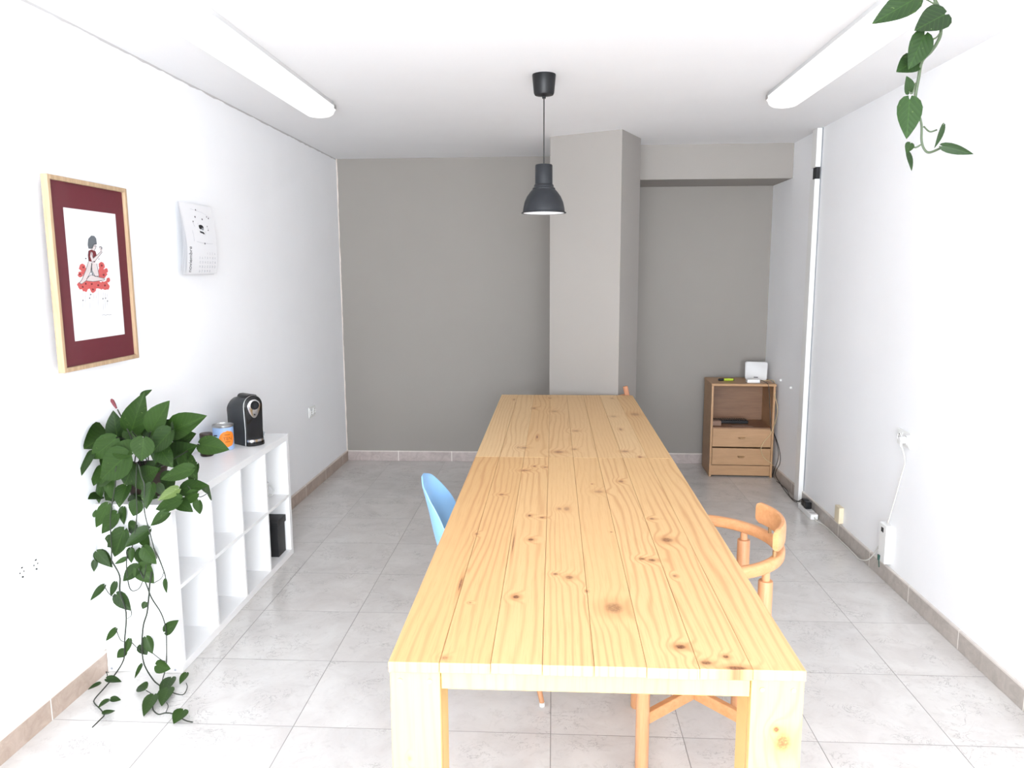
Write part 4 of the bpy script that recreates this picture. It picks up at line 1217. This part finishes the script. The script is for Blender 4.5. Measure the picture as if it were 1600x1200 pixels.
cable('power_cable', [Vector((3.436, 5.93, .40)), U(1213, 690, 'x', 3.434), U(1216, 715, 'x', 3.432), U(1216, 745, 'z', .006), U(1222, 755, 'z', .006), U(1230, 766, 'z', .006), U(1243, 777, 'z', .006), Vector((3.436, 5.04, .03)),
                       Vector((3.432, 4.96, .066)), Vector((3.400, 4.912, .068))], .0024, M['cable_black'], 'thin black cable starting behind the cabinet and running to the power strip')
cable('network_cable', [Vector((3.31, 5.87, .742)), Vector((3.36, 5.84, .740)), Vector((3.418, 5.80, .742)), U(1211, 618, 'y', 5.74), U(1215, 640, 'y', 5.74), U(1211, 660, 'y', 5.735), U(1204, 678, 'y', 5.73), U(1194, 690, 'y', 5.725), U(1189, 702, 'y', 5.725), U(1194, 715, 'y', 5.725), U(1205, 724, 'y', 5.73), U(1218, 728, 'y', 5.76)],
      .0024, M['cable_cream'], 'cream network cable looping in front of the cabinet drawers')

# junction box, white wall box, wall plugs
t = thing('junction_box', 'small cream junction box on the right wall just above the skirting', 'junction box', (W, 4.42, .145))
bm = BM(); box(bm, W-.028, W-.0005, 4.385, 4.455, .098, .195, .003); obj('box_body', bm, M['cream'], t, world=True)
bm = BM(); tube(bm, [(W-.010, 4.42, .088), (W-.010, 4.42, .098)], .006, 10); obj('outlet', bm, M['cream'], t, world=True)
t = thing('wall_box', 'tall white box on the right wall below the socket, with a black port on top', 'wall box', (W, 3.80, .18))
bm = BM(); box(bm, W-.036, W-.0005, 3.745, 3.825, .105, .305, .004); obj('housing', bm, M['plastic'], t, world=True)
bm = BM(); box(bm, W-.0375, W-.0355, 3.775, 3.800, .262, .285); o = obj('port', bm, M['black'], t, world=True)
bm = BM(); tube(bm, [(W-.038, 3.80, .135), (W-.040, 3.80, .108)], [.009, .006], 10); tube(bm, [(W-.039, 3.80, .118), (W-.035, 3.80, .07)], .003, 8)
o = obj('cable_end', bm, M['green_dark'], t, world=True); o['label'] = 'dark green cable end'
for px, py, lab in ((1221, 594, 'small white wall plug on the right wall beside the router, left of the pair'), (1237, 606, 'small white wall plug on the right wall beside the router, right of the pair')):
    p = U(px, py, 'x', W-.002)
    bm = BM(); bmesh.ops.create_uvsphere(bm, u_segments=16, v_segments=10, radius=.011)
    for v in bm.verts: v.co.x *= .9
    o = obj('wall_plug', bm, M['plastic'], None, smooth=True); o.location = (W-.009, p.y, p.z)
    tag(o, lab, 'wall plug', 'small white wall plugs by the router')

# ------------------------------------------------------------------ cabinet in the corner
CX0, CX1, CYF, CYB, CH = 2.945, 3.418, 5.755, 6.105, .728
cb = thing('drawer_cabinet', 'beech laminate cabinet with two drawers and an open top compartment in the back right corner', 'cabinet', ((CX0+CX1)/2, CYF, 0), math.radians(-2.2))
hw = (CX1-CX0)/2; dp = CYB-CYF; PT = .016
def cbox(name, x0, x1, y0, y1, z0, z1, mat, bev=.0012, parent=None):
    bm = BM(); box(bm, x0, x1, y0, y1, z0, z1, bev); return obj(name, bm, mat, parent or cb)
cbox('top_panel', -hw-.004, hw+.004, -.008, dp, CH-.020, CH, M['cab'], .006)
cbox('side_panel', -hw, -hw+PT, 0, dp, .001, CH-.0202, M['cab'])
cbox('side_panel', hw-PT, hw, 0, dp, .001, CH-.0202, M['cab'])
cbox('back_panel', -hw+PT, hw-PT, dp-.008, dp, .03, CH-.0202, M['cab_shaded'])
cbox('shelf_board', -hw+PT, hw-PT, .010, dp-.0082, .374, .388, M['cab_shaded'])
cbox('plinth', -hw+PT+.0005, hw-PT-.0005, .008, .022, .012, .090, M['cab'])
for za, zb in ((.236, .384), (.094, .230)):
    d = cbox('drawer', -hw+PT+.002, hw-PT-.002, .0, .016, za+.002, zb-.003, M['cab'], .002)
    bm = BM()
    zc = (za+zb)/2+.004; pts = []
    for k in range(9):
        a = PI+PI*k/8; pts.append((.027*math.cos(a), -.0005, zc+.013*math.sin(a)))
    rings = []
    for s, y in ((1, -.0003), (.96, -.008), (.7, -.015)):
        rings.append([bm.verts.new((x*s, y, zc+(z-zc)*s)) for x, _, z in pts])
    for a, b in zip(rings, rings[1:]):
        n = len(a)
        for i in range(n): bm.faces.new((a[i], a[(i+1) % n], b[(i+1) % n], b[i]))
    bm.faces.new(rings[-1]); bm.faces.new(rings[0][::-1])
    h = obj('handle', bm, M['brass'], d, smooth=True); h['label'] = 'small bronze cup handle'

# things on and in the cabinet
t = thing('router', 'white upright router on the right side of the corner cabinet', 'router', (3.322, 5.96, CH), math.radians(-14))
bm = BM()
out = []
w2, h2, r = .085, .142, .016
for cxx, czz, a0 in ((w2-r, h2-r, 0), (-w2+r, h2-r, 90), (-w2+r, r, 180), (w2-r, r, 270)):
    for k in range(6):
        a = math.radians(a0+90*k/5); out.append((cxx+r*math.cos(a), czz+r*math.sin(a)))
out = [(x*(1-.04*(1-z/h2)), z) for x, z in out]
rings = []
for y, s in ((-.016, .96), (-.0125, 1), (.0125, 1), (.016, .96)):
    rings.append([bm.verts.new((x*s, y+.10*(z-.0), .001+h2/2+(z-h2/2)*s)) for x, z in out])
for a, b in zip(rings, rings[1:]):
    n = len(a)
    for i in range(n): bm.faces.new((a[i], a[(i+1) % n], b[(i+1) % n], b[i]))
bm.faces.new(rings[0][::-1]); bm.faces.new(rings[-1]); obj('housing', bm, M['plastic_grey'], t, smooth=True)
bm = BM(); box(bm, -.016, .016, -.0172+.002, -.0158+.002, .020, .026); obj('badge', bm, M['lampmetal'], t)
t = thing('network_unit', 'small flat white box lying in front of the router on the corner cabinet', 'network box', (3.262, 5.815, CH), 0)
bm = BM(); box(bm, -.047, .047, -.030, .030, .001, .028, .004); obj('housing', bm, M['plastic'], t)
bm = BM(); box(bm, -.040, .040, -.0308, -.0302, .006, .010); obj('vent', bm, M['plastic_grey'], t)
hp_ = U(1129, 588.5, 'z', CH+.012)
t = thing('highlighter', 'lime green highlighter pen with a black cap lying on the corner cabinet', 'highlighter', (3.085, 5.90, CH), 0)
bm = BM(); tube(bm, [(-.022, 0, .0105), (.046, 0, .0105), (.050, 0, .0105)], [.0095, .0095, .008], 16); obj('barrel', bm, M['lime'], t, smooth=True)
bm = BM(); tube(bm, [(-.066, 0, .0105), (-.060, 0, .0105), (-.0222, 0, .0105)], [.006, .0095, .0100], 16); obj('cap', bm, M['black'], t, smooth=True)
bm = BM(); tube(bm, [(.0502, 0, .0105), (.055, 0, .0105)], [.0085, .0085], 16); obj('end_plug', bm, M['black'], t, smooth=True)
t = thing('dark_keyboard', 'black flat device lying at the back of the open cabinet compartment', 'device', (3.14, 5.95, .389), math.radians(-2))
bm = BM(); box(bm, -.145, .125, -.045, .045, .001, .026, .004); obj('housing', bm, M['black'], t)
bm = BM()
for k in range(14): box(bm, -.135+k*.018, -.122+k*.018, -.038, .038, .0262, .031, .0015, seg=1)
obj('keys', bm, M['black_gloss'], t)
t = thing('small_carton', 'small brown cardboard box at the left of the open cabinet compartment', 'box', (3.005, 5.85, .389), 0)
bm = BM(); box(bm, -.032, .032, -.028, .028, .001, .036, .001); obj('carton', bm, M['cardboard'], t)
bm = BM(); box(bm, -.030, .030, -.026, .026, .0362, .038); obj('flap', bm, M['cardboard'], t)
bm = BM()
for k in range(6):
    pass
box(bm, 3.12, 3.27, 5.80, 5.86, .3885, .391, .0005, seg=1)
tag(obj('paper_sheet', bm, M['cardboard'], None), 'flat brown paper lying in the open cabinet compartment', 'paper')

# ------------------------------------------------------------------ light
w = bpy.data.worlds.new('daylight'); scene.world = w; w.use_nodes = True
bg = w.node_tree.nodes['Background']; bg.inputs[0].default_value = (.915, .965, 1.015, 1); bg.inputs[1].default_value = 14.0
la_ = bpy.data.lights.new('window_daylight', 'AREA'); la_.shape = 'RECTANGLE'; la_.size = W-.36; la_.size_y = 2.30
la_.cycles.is_portal = True
lo_ = bpy.data.objects.new('window_daylight', la_); COL.objects.link(lo_)
lo_.location = (W/2, Y0-.02, 1.27); lo_.rotation_euler = (-PI/2, 0, PI)
# aim: the lamp shines along +y into the room
lo_.rotation_euler = (PI/2, 0, 0)
scene.view_settings.view_transform = 'Standard'; scene.view_settings.look = 'None'
scene.view_settings.exposure = 0.60; scene.view_settings.gamma = 1.0; scene.view_settings.use_curve_mapping = False
scene.cycles.max_bounces = 10; scene.cycles.diffuse_bounces = 7; scene.cycles.glossy_bounces = 4
scene.cycles.use_denoising = True
